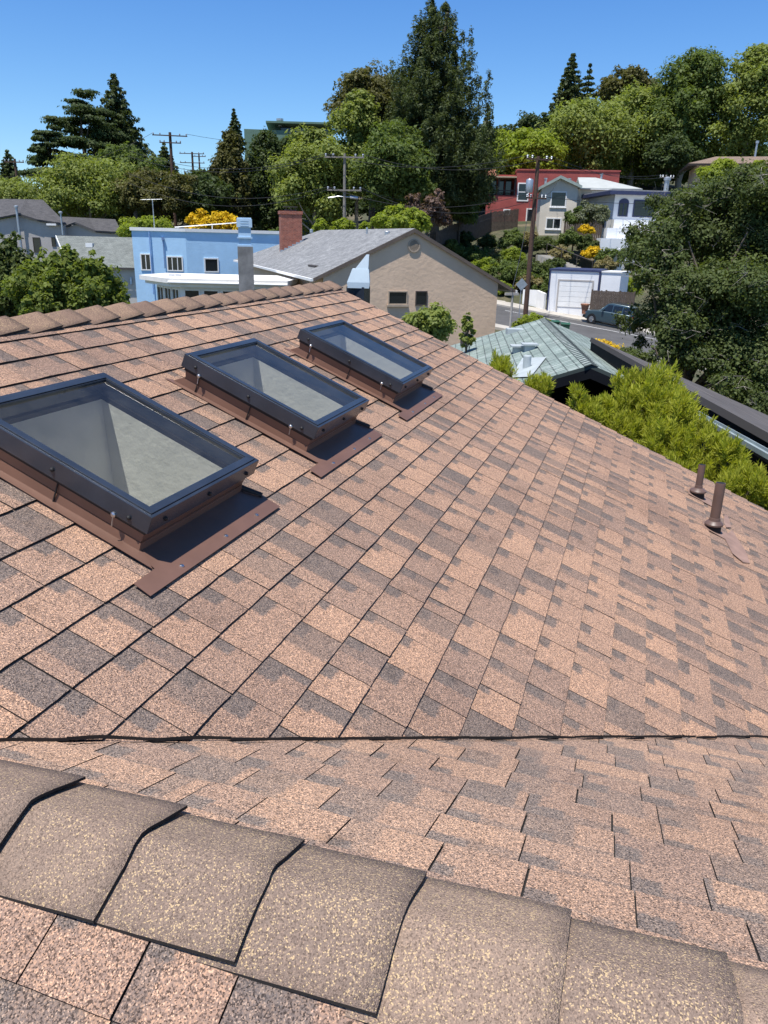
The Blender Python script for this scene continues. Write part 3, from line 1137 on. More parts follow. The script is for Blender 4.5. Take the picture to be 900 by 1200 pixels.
# ------------------------------------------------------------------ building kit
class Site:
    def __init__(self, name, label, cat, px, py, D, theta, base_z=None, group=None):
        p = P(px, py, D)
        if base_z is not None:
            p.z = H + base_z
        self.a = YAW - math.pi / 2 + math.radians(theta)
        self.o = empty(name, p, self.a, label, cat, group)
        self.M = Matrix.Translation(p) @ Matrix.Rotation(self.a, 4, 'Z')
        self.I = self.M.inverted()
        self.D = D

    def q(self, px, py, y=0.0):
        """local x, z where the sight line meets the local plane y"""
        c = self.I @ Vector((0, 0, H))
        d = self.I.to_3x3() @ Vector(ray(px, py))
        t = (y - c.y) / d.y
        p = c + d * t
        return p.x, p.z

    def qx(self, px, py, x=0.0):
        c = self.I @ Vector((0, 0, H))
        d = self.I.to_3x3() @ Vector(ray(px, py))
        t = (x - c.x) / d.x
        p = c + d * t
        return p.y, p.z

    def qz(self, px, py, z):
        c = self.I @ Vector((0, 0, H))
        d = self.I.to_3x3() @ Vector(ray(px, py))
        t = (z - c.z) / d.z
        p = c + d * t
        return p.x, p.y


def window(parent, o, ux, n, a0, a1, b0, b1, frame, fw=.08, mull=0, sill=False, depth=.06, trans=0, glass=None):
    """frame proud of the wall plane, pane set back in it; o + a*ux + b*z, n = outward"""
    o, ux, n = Vector(o), Vector(ux), Vector(n)
    z = Vector((0, 0, 1))
    mb = MB()

    def bar(p0, p1, q0, q1, d0, d1, m_):
        vs = [o + ux * a + z * b + n * d for a in (p0, p1) for b in (q0, q1) for d in (d0, d1)]
        m_.add(vs, [(0, 1, 3, 2), (4, 6, 7, 5), (0, 4, 5, 1), (2, 3, 7, 6), (0, 2, 6, 4), (1, 5, 7, 3)])
    bar(a0, a1, b0, b0 + fw, -.02, depth, mb)
    bar(a0, a1, b1 - fw, b1, -.02, depth, mb)
    bar(a0, a0 + fw, b0 + fw, b1 - fw, -.02, depth, mb)
    bar(a1 - fw, a1, b0 + fw, b1 - fw, -.02, depth, mb)
    for k in range(mull):
        c = a0 + (a1 - a0) * (k + 1) / (mull + 1)
        bar(c - fw * .35, c + fw * .35, b0 + fw, b1 - fw, -.01, depth * .8, mb)
    for k in range(trans):
        c = b0 + (b1 - b0) * (k + 1) / (trans + 1)
        bar(a0 + fw, a1 - fw, c - fw * .35, c + fw * .35, -.008, depth * .75, mb)
    w = mb.build('window', frame, parent)
    g = MB()
    bar(a0 + fw * .8, a1 - fw * .8, b0 + fw * .8, b1 - fw * .8, .004, .014, g)
    g.build('pane', glass or M['window'], w)
    if sill:
        s_ = MB()
        bar(a0 - .06, a1 + .06, b0 - .09, b0 - .002, -.02, depth + .06, s_)
        s_.build('sill', frame, w)
    return w


X1, Y1, Z1 = Vector((1, 0, 0)), Vector((0, 1, 0)), Vector((0, 0, 1))
FRONT = (X1, -Y1)

# materials of the houses
M['stucco_tan'] = plain('tan_stucco', (.68, .50, .355), .92, 0, .6, .09, 5, .35, .05)
M['roof_grey'] = far_roof_mat('grey_shingle', (.27, .275, .275), (.19, .195, .20), (.09, .09, .09), .3, .14)
M['roof_char'] = far_roof_mat('charcoal_shingle', (.105, .10, .10), (.065, .063, .065), (.03, .03, .03), .3, .14)
M['roof_sage'] = far_roof_mat('sage_grey_shingle', (.20, .215, .20), (.145, .16, .15), (.07, .075, .07), .3, .14)
M['roof_green'] = far_roof_mat('weathered_green_shingle', (.255, .31, .28), (.17, .22, .20), (.06, .078, .072), .17, .21, streak=.55)
M['roof_brown'] = plain('brown_roll_roofing', (.075, .066, .06), .85, 0, 2, .2, 18, .4, .02)
M['stucco_blue'] = plain('sky_blue_stucco', (.41, .64, .86), .9, 0, 1.2, .06, 7, .5, .02)
M['stucco_grey'] = plain('grey_stucco', (.42, .395, .37), .92, 0, .8, .1, 8, .4, .02)
M['stucco_beige'] = plain('beige_stucco', (.66, .60, .50), .92, 0, .8, .08, 8, .4, .02)
M['stucco_red'] = plain('barn_red_stucco', (.33, .075, .065), .9, 0, .7, .22, 3, .6, .04)
M['stucco_white'] = plain('white_stucco', (.76, .77, .78), .9, 0, .8, .05, 8, .3, .02)
M['stucco_sand'] = plain('sand_stucco', (.46, .36, .25), .9, 0, .8, .1, 8, .3, .02)
M['navy'] = plain('navy_trim', (.03, .04, .10), .6)
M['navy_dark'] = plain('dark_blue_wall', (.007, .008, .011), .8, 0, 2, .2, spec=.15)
M['green_wall'] = plain('moss_green_siding', (.12, .20, .15), .8, 0, 1, .1)
M['tile'] = plain('terracotta_tile', (.36, .16, .09), .85, 0, 2, .25, 6, .8, .1)
M['fence_wood'] = plain('weathered_fence_wood', (.10, .075, .058), .9, 0, 3, .3)
M['grey_flash'] = plain('bluish_metal_flashing', (.40, .44, .44), .5, 0, 4, .12)
M['tan_trim'] = plain('tan_trim', (.40, .32, .24), .8)
M['dark_trim'] = plain('dark_brown_trim', (.055, .045, .04), .7)
M['white_roof'] = plain('white_coated_roof', (.74, .72, .68), .8, 0, .9, .1)
M['pale_metal'] = plain('pale_metal_roof', (.40, .42, .40), .6, 0, 1.2, .1)


def brick_mat():
    mt, nt, bs, _ = newmat('red_brick')
    co = N(nt, 'ShaderNodeTexCoord').outputs['Object']
    sx = N(nt, 'ShaderNodeSeparateXYZ')
    nt.links.new(co, sx.inputs[0])
    cb = N(nt, 'ShaderNodeCombineXYZ')
    nt.links.new(math_(nt, 'ADD', sx.outputs[0], sx.outputs[1]), cb.inputs[0])
    nt.links.new(sx.outputs[2], cb.inputs[1])
    br = N(nt, 'ShaderNodeTexBrick')
    nt.links.new(cb.outputs[0], br.inputs[0])
    br.inputs['Color1'].default_value = (.36, .105, .06, 1)
    br.inputs['Color2'].default_value = (.24, .065, .042, 1)
    br.inputs['Mortar'].default_value = (.30, .22, .18, 1)
    br.inputs['Scale'].default_value = 1
    br.inputs['Brick Width'].default_value = .21
    br.inputs['Row Height'].default_value = .075
    br.inputs['Mortar Size'].default_value = .007
    nt.links.new(mixc(nt, 1.0, br.outputs[0], ramp(nt, noise(nt, 5, 4, .6, co), [(.3, (.75, .75, .75)), (.7, (1.2, 1.2, 1.2))]), 'MULTIPLY'), bs.inputs['Base Color'])
    bs.inputs['Roughness'].default_value = .9
    bump(nt, bs, br.outputs['Fac'], -.6, .01)
    return mt


M['brick'] = brick_mat()

# ------------------------------------------------------------------ tan gabled house beyond the ridge
D = 38.0
t = Site('gabled_house', 'tan stucco house with grey shingle gable roof, round attic vent and brick chimney', 'house', 486, 386, D, 18)
E_ = t.o
yf = -.12                                    # the gable overhang
ax, az = t.q(486, 267.5, yf)                 # apex
rx, rz_ = t.q(604, 340, yf)                  # right eave
lx, lz_ = t.q(367, 326, yf)                  # left eave
gb = t.q(560, 386)[1]
sl_r, sl_l = (az - rz_) / (rx - ax), (az - lz_) / (ax - lx)
wallr = t.q(580, 386)[0]
wb = gb - .05
yR = t.qx(354, 267, ax)[0]                   # far end of the ridge
yR = min(yR, 19.0)
yH = min(max(t.qx(264, 319, lx)[0], yR + 2), yR + 9)                     # hipped back end
wl = MB()
wl.prism([(lx + .5, wb - 4), (wallr, wb - 4), (wallr, az - (wallr - ax) * sl_r - .1), (ax, az - .12), (lx + .5, az - (ax - lx - .5) * sl_l - .1)], 1, 0, yR)
wl.box(lx + .5, wallr, yR + .002, yH - .4, wb - 4, lz_ - .1)
wl.build('wall', M['stucco_tan'], E_)
rfm = MB()
slab_uv(rfm, [(lx, yf, lz_), (lx, yH, lz_), (ax, yR, az), (ax, yf, az)], .06)
slab_uv(rfm, [(rx, yH, rz_), (rx, yf, rz_), (ax, yf, az), (ax, yR, az)], .06)
slab_uv(rfm, [(lx, yH, lz_), (rx, yH, rz_), (ax, yR, az)], .06)
roof = rfm.build('roof', M['roof_grey'], E_)
bg = MB()
for ex, zz in ((rx, rz_), (lx, lz_)):
    bg.add([(ax, yf - .03, az - .01), (ex, yf - .03, zz - .01), (ex, yf - .03, zz - .16), (ax, yf - .03, az - .18),
            (ax, yf + .02, az - .01), (ex, yf + .02, zz - .01), (ex, yf + .02, zz - .16), (ax, yf + .02, az - .18)],
           [(0, 1, 2, 3), (4, 7, 6, 5), (0, 4, 5, 1), (2, 6, 7, 3), (1, 5, 6, 2), (0, 3, 7, 4)])
bg.build('barge_board', plain('brown_barge_paint', (.13, .10, .08), .8), roof)
for ex, zz in ((rx + .05, rz_), (lx - .05, lz_)):
    gt = MB()
    gt.box(ex - .07, ex + .07, yf, yH - .1, zz - .14, zz - .02)
    gt.build('gutter', M['white'], roof)
sl_r_, sl_r = sl_r, sl_l                     # the left slope carries the chimney and vents
# attic vent
cxv, czv = t.q(485, 288)
rv_ = abs(t.q(492, 288)[0] - cxv)
av = MB()
for k in range(24):
    a0, a1 = 2 * math.pi * k / 24, 2 * math.pi * (k + 1) / 24
    pts = []
    for a in (a0, a1):
        for r_ in (rv_, rv_ * .8):
            for y in (-.06, .01):
                pts.append((cxv + r_ * math.cos(a), y, czv + r_ * math.sin(a)))
    av.add(pts, [(0, 4, 6, 2), (0, 1, 5, 4), (2, 6, 7, 3)])
v_ = av.build('attic_vent', M['tan_trim'], E_)
lo = MB()
for k in range(-4, 5):
    zz = k / 5 * rv_ * .85
    hw = math.sqrt(max(0, (rv_ * .82) ** 2 - zz ** 2))
    lo.box(cxv - hw, cxv + hw, -.05, -.01, czv + zz - rv_ * .05, czv + zz + rv_ * .05)
lo.build('louvre', M['tan_trim'], v_)
bk = MB()
bk.lathe([(rv_ * .82, 0), (rv_ * .82, .004)], 20, 0)
bk.v = [(cxv + p[0], -.004 - p[2], czv + p[1]) for p in bk.v]
bk.build('backing', M['dark_trim'], v_)
for (x0, y0, x1, y1) in ((455, 341, 477, 357), (487, 341, 500, 358)):
    a0, b1 = t.q(x0, y0)
    a1, b0 = t.q(x1, y1)
    window(E_, (0, 0, 0), *FRONT, a0, a1, b0, b1, M['dark_trim'] if x0 > 480 else M['tan_trim'], .05, mull=0, depth=.05, sill=x0 < 480)
# electric mast at the right-hand corner
ms_ = MB()
mx, mz = t.q(598, 345)
ms_.tube([(mx - .05, -.35, mz - 1.9), (mx - .05, -.35, mz + .05)], .06, 8)
ms_.box(mx - .45, mx + .25, -.42, -.28, mz - .02, mz + .10)
ms_.build('service_mast', M['stucco_grey'], E_)
# chimney, roof vents on the left slope
def on_left(px, py):
    """where the sight line meets the left roof plane"""
    c = t.I @ Vector((0, 0, H))
    d = t.I.to_3x3() @ Vector(ray(px, py))
    # z = az - (ax - x) * sl_r
    k = (az - (ax - c.x) * sl_r - c.z) / (d.z - d.x * sl_r)
    return c + d * k
c0 = on_left(341, 289)
u_ = (t.M @ c0 - Vector((0, 0, H))).dot(Vector(HD)) / 900.0   # metres per photo pixel there
w_ = 11.5 * u_
hc_ = 36 * u_
ch = MB()
ch.box(c0.x - w_, c0.x + w_, c0.y - .35, c0.y + .45, c0.z - 1.2, c0.z + hc_)
ch.box(c0.x - w_ - .05, c0.x + w_ + .05, c0.y - .40, c0.y + .50, c0.z + hc_ - .16, c0.z + hc_ + .04)
chim = ch.build('brick_chimney', M['brick'], roof)
cp_ = MB()
zc_ = c0.z + hc_ + .04
cp_.box(c0.x - .36, c0.x + .36, c0.y - .24, c0.y + .34, zc_, zc_ + .08)
for sx in (-.3, .3):
    cp_.box(c0.x + sx - .02, c0.x + sx + .02, c0.y - .2, c0.y - .16, zc_ + .08, zc_ + .24)
cp_.box(c0.x - .42, c0.x + .42, c0.y - .3, c0.y + .4, zc_ + .24, zc_ + .28)
cp_.build('chimney_cap', M['dark_trim'], roof)
fl_ = MB()
for k in range(6):
    x = c0.x - w_ - .1 + (2 * w_ + .2) * k / 6
    zz = az - (ax - x) * sl_r
    fl_.box(x, x + (2 * w_ + .2) / 6, c0.y - .42, c0.y - .355, zz - .1, zz + .16)
fl_.build('chimney_flashing', M['grey_metal'], roof)
for (px, py, h_, r_) in ((430, 274, .3, .05), (454, 274, .1, .14), (365, 271, .12, .12)):
    c = on_left(px, py)
    vm = MB()
    vm.lathe([(r_, -.1), (r_, h_), (r_ * .9, h_ + .02)], 10, 0, c)
    vm.build('roof_vent', M['grey_metal'], roof)
c = on_left(367, 312)
vm = MB()
vm.box(c.x - .1, c.x + .1, c.y - .8, c.y + .8, c.z - .02, c.z + .06)
vm.build('ridge_strip', M['dark_trim'], roof)

# ------------------------------------------------------------------ square metal flue beside the grey roof
fs = Site('chimney_flue', 'square pale blue metal flue with a grey flashed base, beside the blue house', 'flue', 287, 322, 37.0, 10)
a0, z0 = fs.q(279.5, 322)
a1, z1 = fs.q(294, 254)
zm = fs.q(287, 289)[1]
b_ = MB(); b_.box(a0, a1 + .05, -.02, .8, z0 - 4.2, zm); fs_b = b_.build('flue_base', plain('sooty_grey_metal', (.20, .195, .19), .7, 0, 1.5, .45), fs.o)
b_ = MB(); b_.box(a0 + .06, a1 - .02, .04, .7, zm, z1 - .25)
b_.box(a0 + .0, a1 + .04, -.02, .76, zm + .0, zm + .07)
b_.box(a0 + .0, a1 + .04, -.02, .76, zm + .35, zm + .42)
b_.build('flue_casing', M['stucco_blue_pale'] if 'stucco_blue_pale' in M else plain('pale_blue_metal', (.42, .58, .74), .5, 0, 3, .06), fs.o)
b_ = MB(); b_.box(a0 - .0, a1 + .04, -.02, .76, z1 - .45, z1 - .10)
for k in range(3):
    b_.box(a0 + .16, a1 - .12, -.03, .0, z1 - .4 + k * .1, z1 - .36 + k * .1, 0)
b_.box(a0 + .03, a1 + .01, .01, .73, z1 - .1, z1 - .04)
b_.build('flue_cap', plain('pale_blue_cap', (.45, .60, .74), .5, 0, 3, .06), fs.o)

# ------------------------------------------------------------------ blue house with a flat roof
t = Site('flat_roofed_house', 'sky blue stucco house with flat roof, white parapet cap and three windows', 'house', 217, 345, 66.0, 9, None)
E_ = t.o
aL, zt = t.q(154, 270)
aR0, _ = t.q(217, 272)
zb = -5
bl = MB()
ytop = 6
bl.box(aL, aR0, 0, ytop, zb, zt)
rgt = t.q(345, 280, 1.5)[0]
bl.prism([(aR0 + .0, .002), (rgt, 2.4), (rgt, ytop - .01), (aR0, ytop - .01)], 2, zb, zt - .006)
bl.build('wall', M['stucco_blue'], E_)
pc = MB()
pc.prism([(aL - .12, -.12), (aR0, -.12), (rgt + .1, 2.28), (rgt + .1, ytop + .1), (aL - .12, ytop + .1)], 2, zt + .0, zt + .25)
pc.build('parapet_cap', M['white'], E_)
for (x0, y0, x1, y1, mu) in ((164, 297, 178, 317, 1), (195, 300, 215, 318, 2)):
    a0, b1 = t.q(x0, y0); a1, b0 = t.q(x1, y1)
    window(E_, (0, 0, 0), *FRONT, a0, a1, b0, b1, M['white'], .09, mull=mu)
# window on the turned face
ang = math.atan2(2.4, rgt - aR0)
ux = Vector((math.cos(ang), math.sin(ang), 0)); nn = Vector((math.sin(ang), -math.cos(ang), 0))
k0 = (t.q(239, 302, .6)[0] - aR0) / math.cos(ang); k1 = (t.q(256, 302, .9)[0] - aR0) / math.cos(ang)
zz1 = t.q(240, 302, .7)[1]; zz0 = t.q(240, 319, .7)[1]
window(E_, (aR0, 0, 0), ux, nn, k0, k1, zz0, zz1, M['white'], .1)
pp = MB()
a, z0_ = t.q(180, 345, -.1)
pp.tube([(a, -.12, z0_), (a, -.12, zt - .05)], .045, 8)
pp.build('drain_pipe', plain('blue_pipe', (.24, .40, .68), .6), E_)
pp = MB()
a2, zz = t.q(191, 281, -.1)
pp.tube([(a2, -.1, zz - 2.2), (a2, -.1, zz)], .04, 8)
pp.box(a2 - .1, a2 + .08, -.2, -.02, zz - .02, zz + .22)
pp.build('downpipe', plain('blue_pipe_dark', (.15, .24, .42), .6), E_)
an = MB()
a3, z3 = t.q(181, 268, .4)
_, z4 = t.q(181, 234, .4)
an.tube([(a3, .4, z3 - .3), (a3, .4, z4)], .035, 6)
for k, w_ in ((-.8, .55), (-.45, .5), (-.1, .45), (.3, .4), (.65, .3)):
    an.tube([(a3 + k, .4 - w_ * .6, z4 + .02 + k * .05), (a3 + k, .4 + w_ * .6, z4 + .02 + k * .05)], .014, 5)
an.tube([(a3 - .9, .4, z4 - .03), (a3 + .75, .4, z4 + .05)], .02, 6)
o = an.build('tv_antenna', M['grey_metal'], E_)
an = MB()
a4, z5 = t.q(205, 267, 3); a5, z6 = t.q(278, 261, 1.2)
an.tube([(a4, 3, z5 + .05), (a5, 1.2, z6)], .045, 6)
for q_ in (.05, .6):
    x_ = a4 + (a5 - a4) * q_; y_ = 3 + (1.2 - 3) * q_
    an.tube([(x_, y_, zt + .1), (x_, y_, z5 + .05 + (z6 - z5) * q_)], .03, 6)
an.build('roof_rail', M['white'], E_)
an = MB()
a6, z7 = t.q(271, 318, -1.2); _, z8 = t.q(271, 270, -1.2)
an.tube([(a6, 2.0, zb), (a6, 2.0, z8)], .03, 6)
an.build('vent_pipe', M['dark_trim'], E_)

# ------------------------------------------------------------------ white flat-roofed sun room before it
t = Site('sun_room', 'low white flat roofed sun room with a row of windows, in front of the blue house', 'sun room', 195, 345, 39.0, 0, None)
E_ = t.o
aL, zt = t.q(163, 321, 2.6); aM, zr_ = t.q(195, 333); aR, _ = t.q(337, 330)
zf = zr_ + .08
r_ = MB()
bp = 5.6
ybL = 2.6
poly = [(aL, ybL), (aM, 0), (aR, 0.0), (aR + .4, bp), (aL + .6, bp)]
r_.prism(poly, 2, zf - .02, zf + .20)
pl = [(p[0] * .985 + .02, p[1] + .1) for p in poly]
rr_ = r_.build('roof', M['white_roof'], E_)
r2_ = MB()
poly2 = [(aL + .25, ybL + .12), (aM + .12, .18), (aR - .15, .18), (aR + .2, bp - .1), (aL + .8, bp - .1)]
r2_.prism(poly2, 2, zf - .20, zf - .021)
r2_.build('fascia', M['white'], rr_)
w2 = MB()
poly3 = [(aL + .75, ybL + .5), (aM + .5, .6), (aR - .5, .6), (aR - .3, bp - .3), (aL + 1.1, bp - .3)]
w2.prism(poly3, 2, zf - 4.5, zf - .2)
w2.build('wall', M['white'], E_)
# windows along the front and the slanted end
n_ = 5
span = (aR - .6) - (aM + .62)
for k in range(n_):
    a0 = aM + .62 + span * k / n_
    window(E_, (0, .6, 0), *FRONT, a0 + .06, a0 + span / n_ - .06, zf - 1.5, zf - .32, M['white'], .07)
p0, p1 = Vector((aL + .75, ybL + .5, 0)), Vector((aM + .5, .6, 0))
ux = (p1 - p0).normalized(); nn = Vector((ux.y, -ux.x, 0)); L_ = (p1 - p0).length
for k in range(3):
    window(E_, p0, ux, nn, L_ * k / 3 + .06, L_ * (k + 1) / 3 - .06, zf - 1.7, zf - .32, M['white'], .07, mull=1)
gt = MB()
jx, jz = t.q(283, 332)
gt.box(jx - .12, jx + .12, -.07, -.001, zf - .1, zf + .12)
gt.tube([(aM + .1, -.06, zf + .02), (aR, -.06, zf + .02)], .06, 8)
gt.build('gutter', M['white'], rr_)
for px, py in ((201, 323), (209, 323)):
    x_, y_ = t.qz(px, py, zf + .2)
    v_ = MB()
    v_.box(x_ - .14, x_ + .14, y_ - .1, y_ + .1, zf + .19, zf + .26)
    v_.build('roof_vent', M['grey_metal'], rr_)

# ------------------------------------------------------------------ sage roof at the left
t = Site('sage_roofed_house', 'low stucco house with sage grey shingle roof and a small white roof vent', 'house', 68, 345, 71.0, 4, None)
E_ = t.o
aL, zr_ = t.q(66, 276, 4.5); aR, _ = t.q(160, 277, 4.5)
aL0, ze = t.q(78, 312); aR0, _ = t.q(166, 315)
r_ = MB()
slab_uv(r_, [(aL0 + .3, -.2, ze), (aR0 + 1.5, -.2, ze), (aR + 1.5, 4.5, zr_), (aL, 4.5, zr_)], .12)
slab_uv(r_, [(aL0 + .3, 9.2, ze), (aR0 + 1.5, 9.2, ze), (aR + 1.5, 4.5, zr_ - .002), (aL, 4.5, zr_ - .002)], .12)
roof = r_.build('roof', M['roof_sage'], E_)
w2 = MB()
w2.box(aL0 + .5, aR0 + 1.2, .3, 8.8, -3.5, ze - .1)
w2.prism([(.3, ze - .1), (8.8, ze - .1), (4.5, zr_ - .15)], 0, aL0 + .35, aL0 + .5)
w2.build('wall', M['stucco_grey'], E_)
g_ = MB()
g_.box(aL0 + .2, aR0 + 1.5, -.34, -.21, ze - .16, ze - .02)
g_.build('gutter', M['dark_trim'], roof)
bgm = MB()
bgm.add([(aL0 + .28, -.25, ze - .22), (aL0 + .28, -.25, ze + .02), (aL - .02, 4.5, zr_ + .02), (aL - .02, 4.5, zr_ - .22),
         (aL0 + .22, -.25, ze - .22), (aL0 + .22, -.25, ze + .02), (aL - .08, 4.5, zr_ + .02), (aL - .08, 4.5, zr_ - .22)],
        [(0, 1, 2, 3), (4, 7, 6, 5), (0, 4, 5, 1), (1, 5, 6, 2), (2, 6, 7, 3), (3, 7, 4, 0)])
bgm.build('barge_board', M['white'], roof)
v_ = MB()
vx_, vz_ = t.q(106, 287, 3.2)
v_.box(vx_ - .3, vx_ + .3, 2.7, 3.3, vz_ - .2, vz_ + .16)
v_.build('roof_vent', M['white'], roof)
d_ = MB()
dx, dz = t.q(153, 328)
d_.tube([(dx, .2, dz + .2), (dx, .1, dz - .4)], .1, 8)
d_.build('downpipe', M['grey_metal'], E_)

# ------------------------------------------------------------------ grey gabled house at the far left
t = Site('grey_stucco_house', 'grey stucco house with charcoal shingle gables at the left edge', 'house', 40, 300, 80.0, 6, None)
E_ = t.o
def eaves(poly_f, poly_b, yf_, yb_, nm, mat):
    """a roof drawn as planes between a front eave line and a back ridge line"""
    f_ = [t.q(px, py, yf_) for px, py in poly_f]
    b_ = [t.q(px, py, yb_) for px, py in poly_b]
    m_ = MB()
    for k in range(len(f_) - 1):
        slab_uv(m_, [(f_[k][0], yf_, f_[k][1]), (f_[k + 1][0], yf_, f_[k + 1][1]), (b_[k + 1][0], yb_, b_[k + 1][1]), (b_[k][0], yb_, b_[k][1])], .16)
    return m_.build(nm, mat, E_), f_, b_


roof, f_, b_ = eaves([(-70, 268), (22, 250), (44, 257), (78, 262)], [(-70, 238), (6, 233), (30, 233.5), (50, 234)], -.4, 6.5, 'roof', M['roof_char'])
w2 = MB()
w2.prism([(f_[0][0], -7.5), (f_[3][0] - .4, -7.5), (f_[3][0] - .4, f_[3][1] - .2), (f_[2][0], f_[2][1] - .2), (f_[1][0], f_[1][1] - .2), (f_[0][0], f_[0][1] - .2)], 1, 0, 6.4)
w2.build('wall', M['stucco_grey'], E_)
wr_, f_, b_ = eaves([(72, 266), (88, 260), (112, 270), (143, 272)], [(66, 254), (78, 254), (104, 255.5), (135, 257)], .6, 5.5, 'wing_roof', M['roof_char'])
w2 = MB()
w2.prism([(f_[0][0], -7.5), (f_[3][0] - .3, -7.5), (f_[3][0] - .3, f_[3][1] - .2), (f_[2][0], f_[2][1] - .2), (f_[1][0], f_[1][1] - .2), (f_[0][0], f_[0][1] - .2)], 1, 1.0, 5.4)
w2.build('wing_wall', M['stucco_grey'], E_)
for (x0, y0, x1, y1) in ((38, 278, 49, 296), (60, 278, 66, 289)):
    aa, bb = t.q(x0, y0); cc, dd = t.q(x1, y1)
    window(E_, (0, 0, 0), *FRONT, aa, cc, dd, bb, M['dark_trim'], .06)
for px, yt, yb in ((19, 243, 300), (71, 250, 275)):
    aa, zz = t.q(px, yt, -.5)
    _, zb_ = t.q(px, yb, -.5)
    f_ = MB()
    f_.tube([(aa, -.5, zb_), (aa, -.5, zz)], .12 if px < 50 else .09, 8)
    f_.lathe([(.2, 0), (.2, .12), (.05, .2)], 10, 0, (aa, -.5, zz))
    f_.build('flue_pipe', M['grey_metal'], E_, True)
wv = MB()
aa, zz = t.q(62, 263, -.1)
wv.box(aa - .5, aa + .4, -.5, .0, zz - .1, zz + .08)
wv.build('vent_cover', M['white'], E_)

# ------------------------------------------------------------------ green roofed house below, right
gh = empty('green_roofed_house', rf(4.0, 19, -8), YAW - math.pi / 2, 'house with weathered green shingle roof and dark gable, just beyond the near roof', 'house')
GI = gh.location.copy()


def g_(R, F, z):                              # world place -> the house's own axes (x right, y ahead, z up)
    return (R - 4.0, F - 19.0, z + 8.0)


ra, rb = RFZ(637, 372, 24.0), RFZ(693, 429, 14.6)
el = RFZ(546, 392, 26.0)
dz_e = el[2] - ra[2]
dR, dF = rb[0] - ra[0], rb[1] - ra[1]
wid = 2.75
zrg = (ra[2] + rb[2]) / 2
e_l0 = (ra[0] - wid, ra[1] + .8, zrg - 1.0)
e_l1 = (rb[0] - wid, rb[1] + .5, zrg - 1.0)
e_r0 = (ra[0] + wid, ra[1] - .4, zrg - 1.05)
e_r1 = (rb[0] + wid, rb[1] - .4, zrg - 1.05)
A_, B_ = (ra[0], ra[1], zrg), (rb[0], rb[1], zrg)
r_ = MB()
slab_uv(r_, [g_(*e_l0), g_(*e_l1), g_(*B_), g_(*A_)], .07)
slab_uv(r_, [g_(*e_r1), g_(*e_r0), g_(*A_), g_(*B_)], .07)
roof = r_.build('roof', M['roof_green'], gh)
cp_ = MB()
n_ = 42
for k in range(n_):
    f0, f1 = k / n_, (k + 1.1) / n_
    p0 = Vector(g_(ra[0] + dR * f0, ra[1] + dF * f0, zrg)); p1 = Vector(g_(ra[0] + dR * f1, ra[1] + dF * f1, zrg))
    sl_ = 1.0 / wid
    for sg in (-1, 1):
        o1, o2 = Vector((sg * .13, 0, -.13 * sl_)), Vector((0, 0, 0))
        up0, up1 = Vector((0, 0, .012)), Vector((0, 0, .03))
        vs = [p0 + o2 + up0, p0 + o1 + up0, p1 + o1 + up1, p1 + o2 + up1]
        dn = Vector((0, 0, -.02))
        cp_.add(vs + [p + dn for p in vs], [(0, 1, 2, 3), (3, 2, 6, 7), (1, 5, 6, 2), (0, 4, 5, 1)], 0,
                [[(k * .31, 0), (k * .31 + .1, .0), (k * .31 + .1, .13), (k * .31, .13)]] + [[(.01, .01)] * 4] * 3)
cp_.build('ridge_cap', far_roof_mat('green_ridge', (.27, .31, .29), (.20, .245, .225), (.12, .14, .135), .31, .4, streak=.4), roof)
fc = MB()
for e in (e_l1, e_r1):
    p, q = Vector(g_(*B_)), Vector(g_(*e))
    d = Vector((0, 0, -.075)); h_ = Vector((0, 0, -.26)); th = Vector((0, .05, 0))
    fc.add([p + d, q + d, q + h_, p + h_, p + d + th, q + d + th, q + h_ + th, p + h_ + th], [(0, 1, 2, 3), (4, 7, 6, 5), (0, 4, 5, 1), (2, 6, 7, 3), (1, 5, 6, 2), (0, 3, 7, 4)])
for e, f in ((e_l0, e_l1), (e_r0, e_r1)):
    p, q = Vector(g_(*e)), Vector(g_(*f))
    sx = .04 if e[0] < 4 else -.04
    d = Vector((0, 0, -.075)); h_ = Vector((0, 0, -.24)); th = Vector((sx, 0, 0))
    fc.add([p + d, q + d, q + h_, p + h_, p + d + th, q + d + th, q + h_ + th, p + h_ + th], [(0, 1, 2, 3), (4, 7, 6, 5), (0, 4, 5, 1), (2, 6, 7, 3), (1, 5, 6, 2), (0, 3, 7, 4)])
fc.build('fascia', M['navy_dark'], roof)
w2 = MB()
wy = .9
pa_, pb_ = Vector(g_(e_l1[0] + .5, e_l1[1] + wy, 0)), Vector(g_(e_r1[0] - .5, e_r1[1] + wy + .4, 0))
pc_, pd_ = Vector(g_(e_r0[0] - .5, e_r0[1] - .6, 0)), Vector(g_(e_l0[0] + .5, e_l0[1] - .6, 0))
zt_ = zrg - .95 + 8
w2.prism([(p.x, p.y) for p in (pa_, pb_, pc_, pd_)], 2, 0, zt_)
w2.prism([(pa_.x, zt_), (pb_.x, zt_), (Vector(g_(*B_)).x, zrg + 8 - .2)], 1, pa_.y + .02, pa_.y + .2)
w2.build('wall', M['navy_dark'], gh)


def on_green(px, py):
    p0, p1, p2 = (Vector(g_(*e)) for e in (e_l0, e_l1, B_))
    n = (p1 - p0).cross(p2 - p0)
    R_, F_, _ = 0, 0, 0
    c = Vector(g_(0, 0, 0))
    r_ = ray(px, py)
    d = Vector((float(r_ @ RT), float(r_ @ HD), float(r_[2])))
    k = (p0 - c).dot(n) / d.dot(n)
    return c + d * k


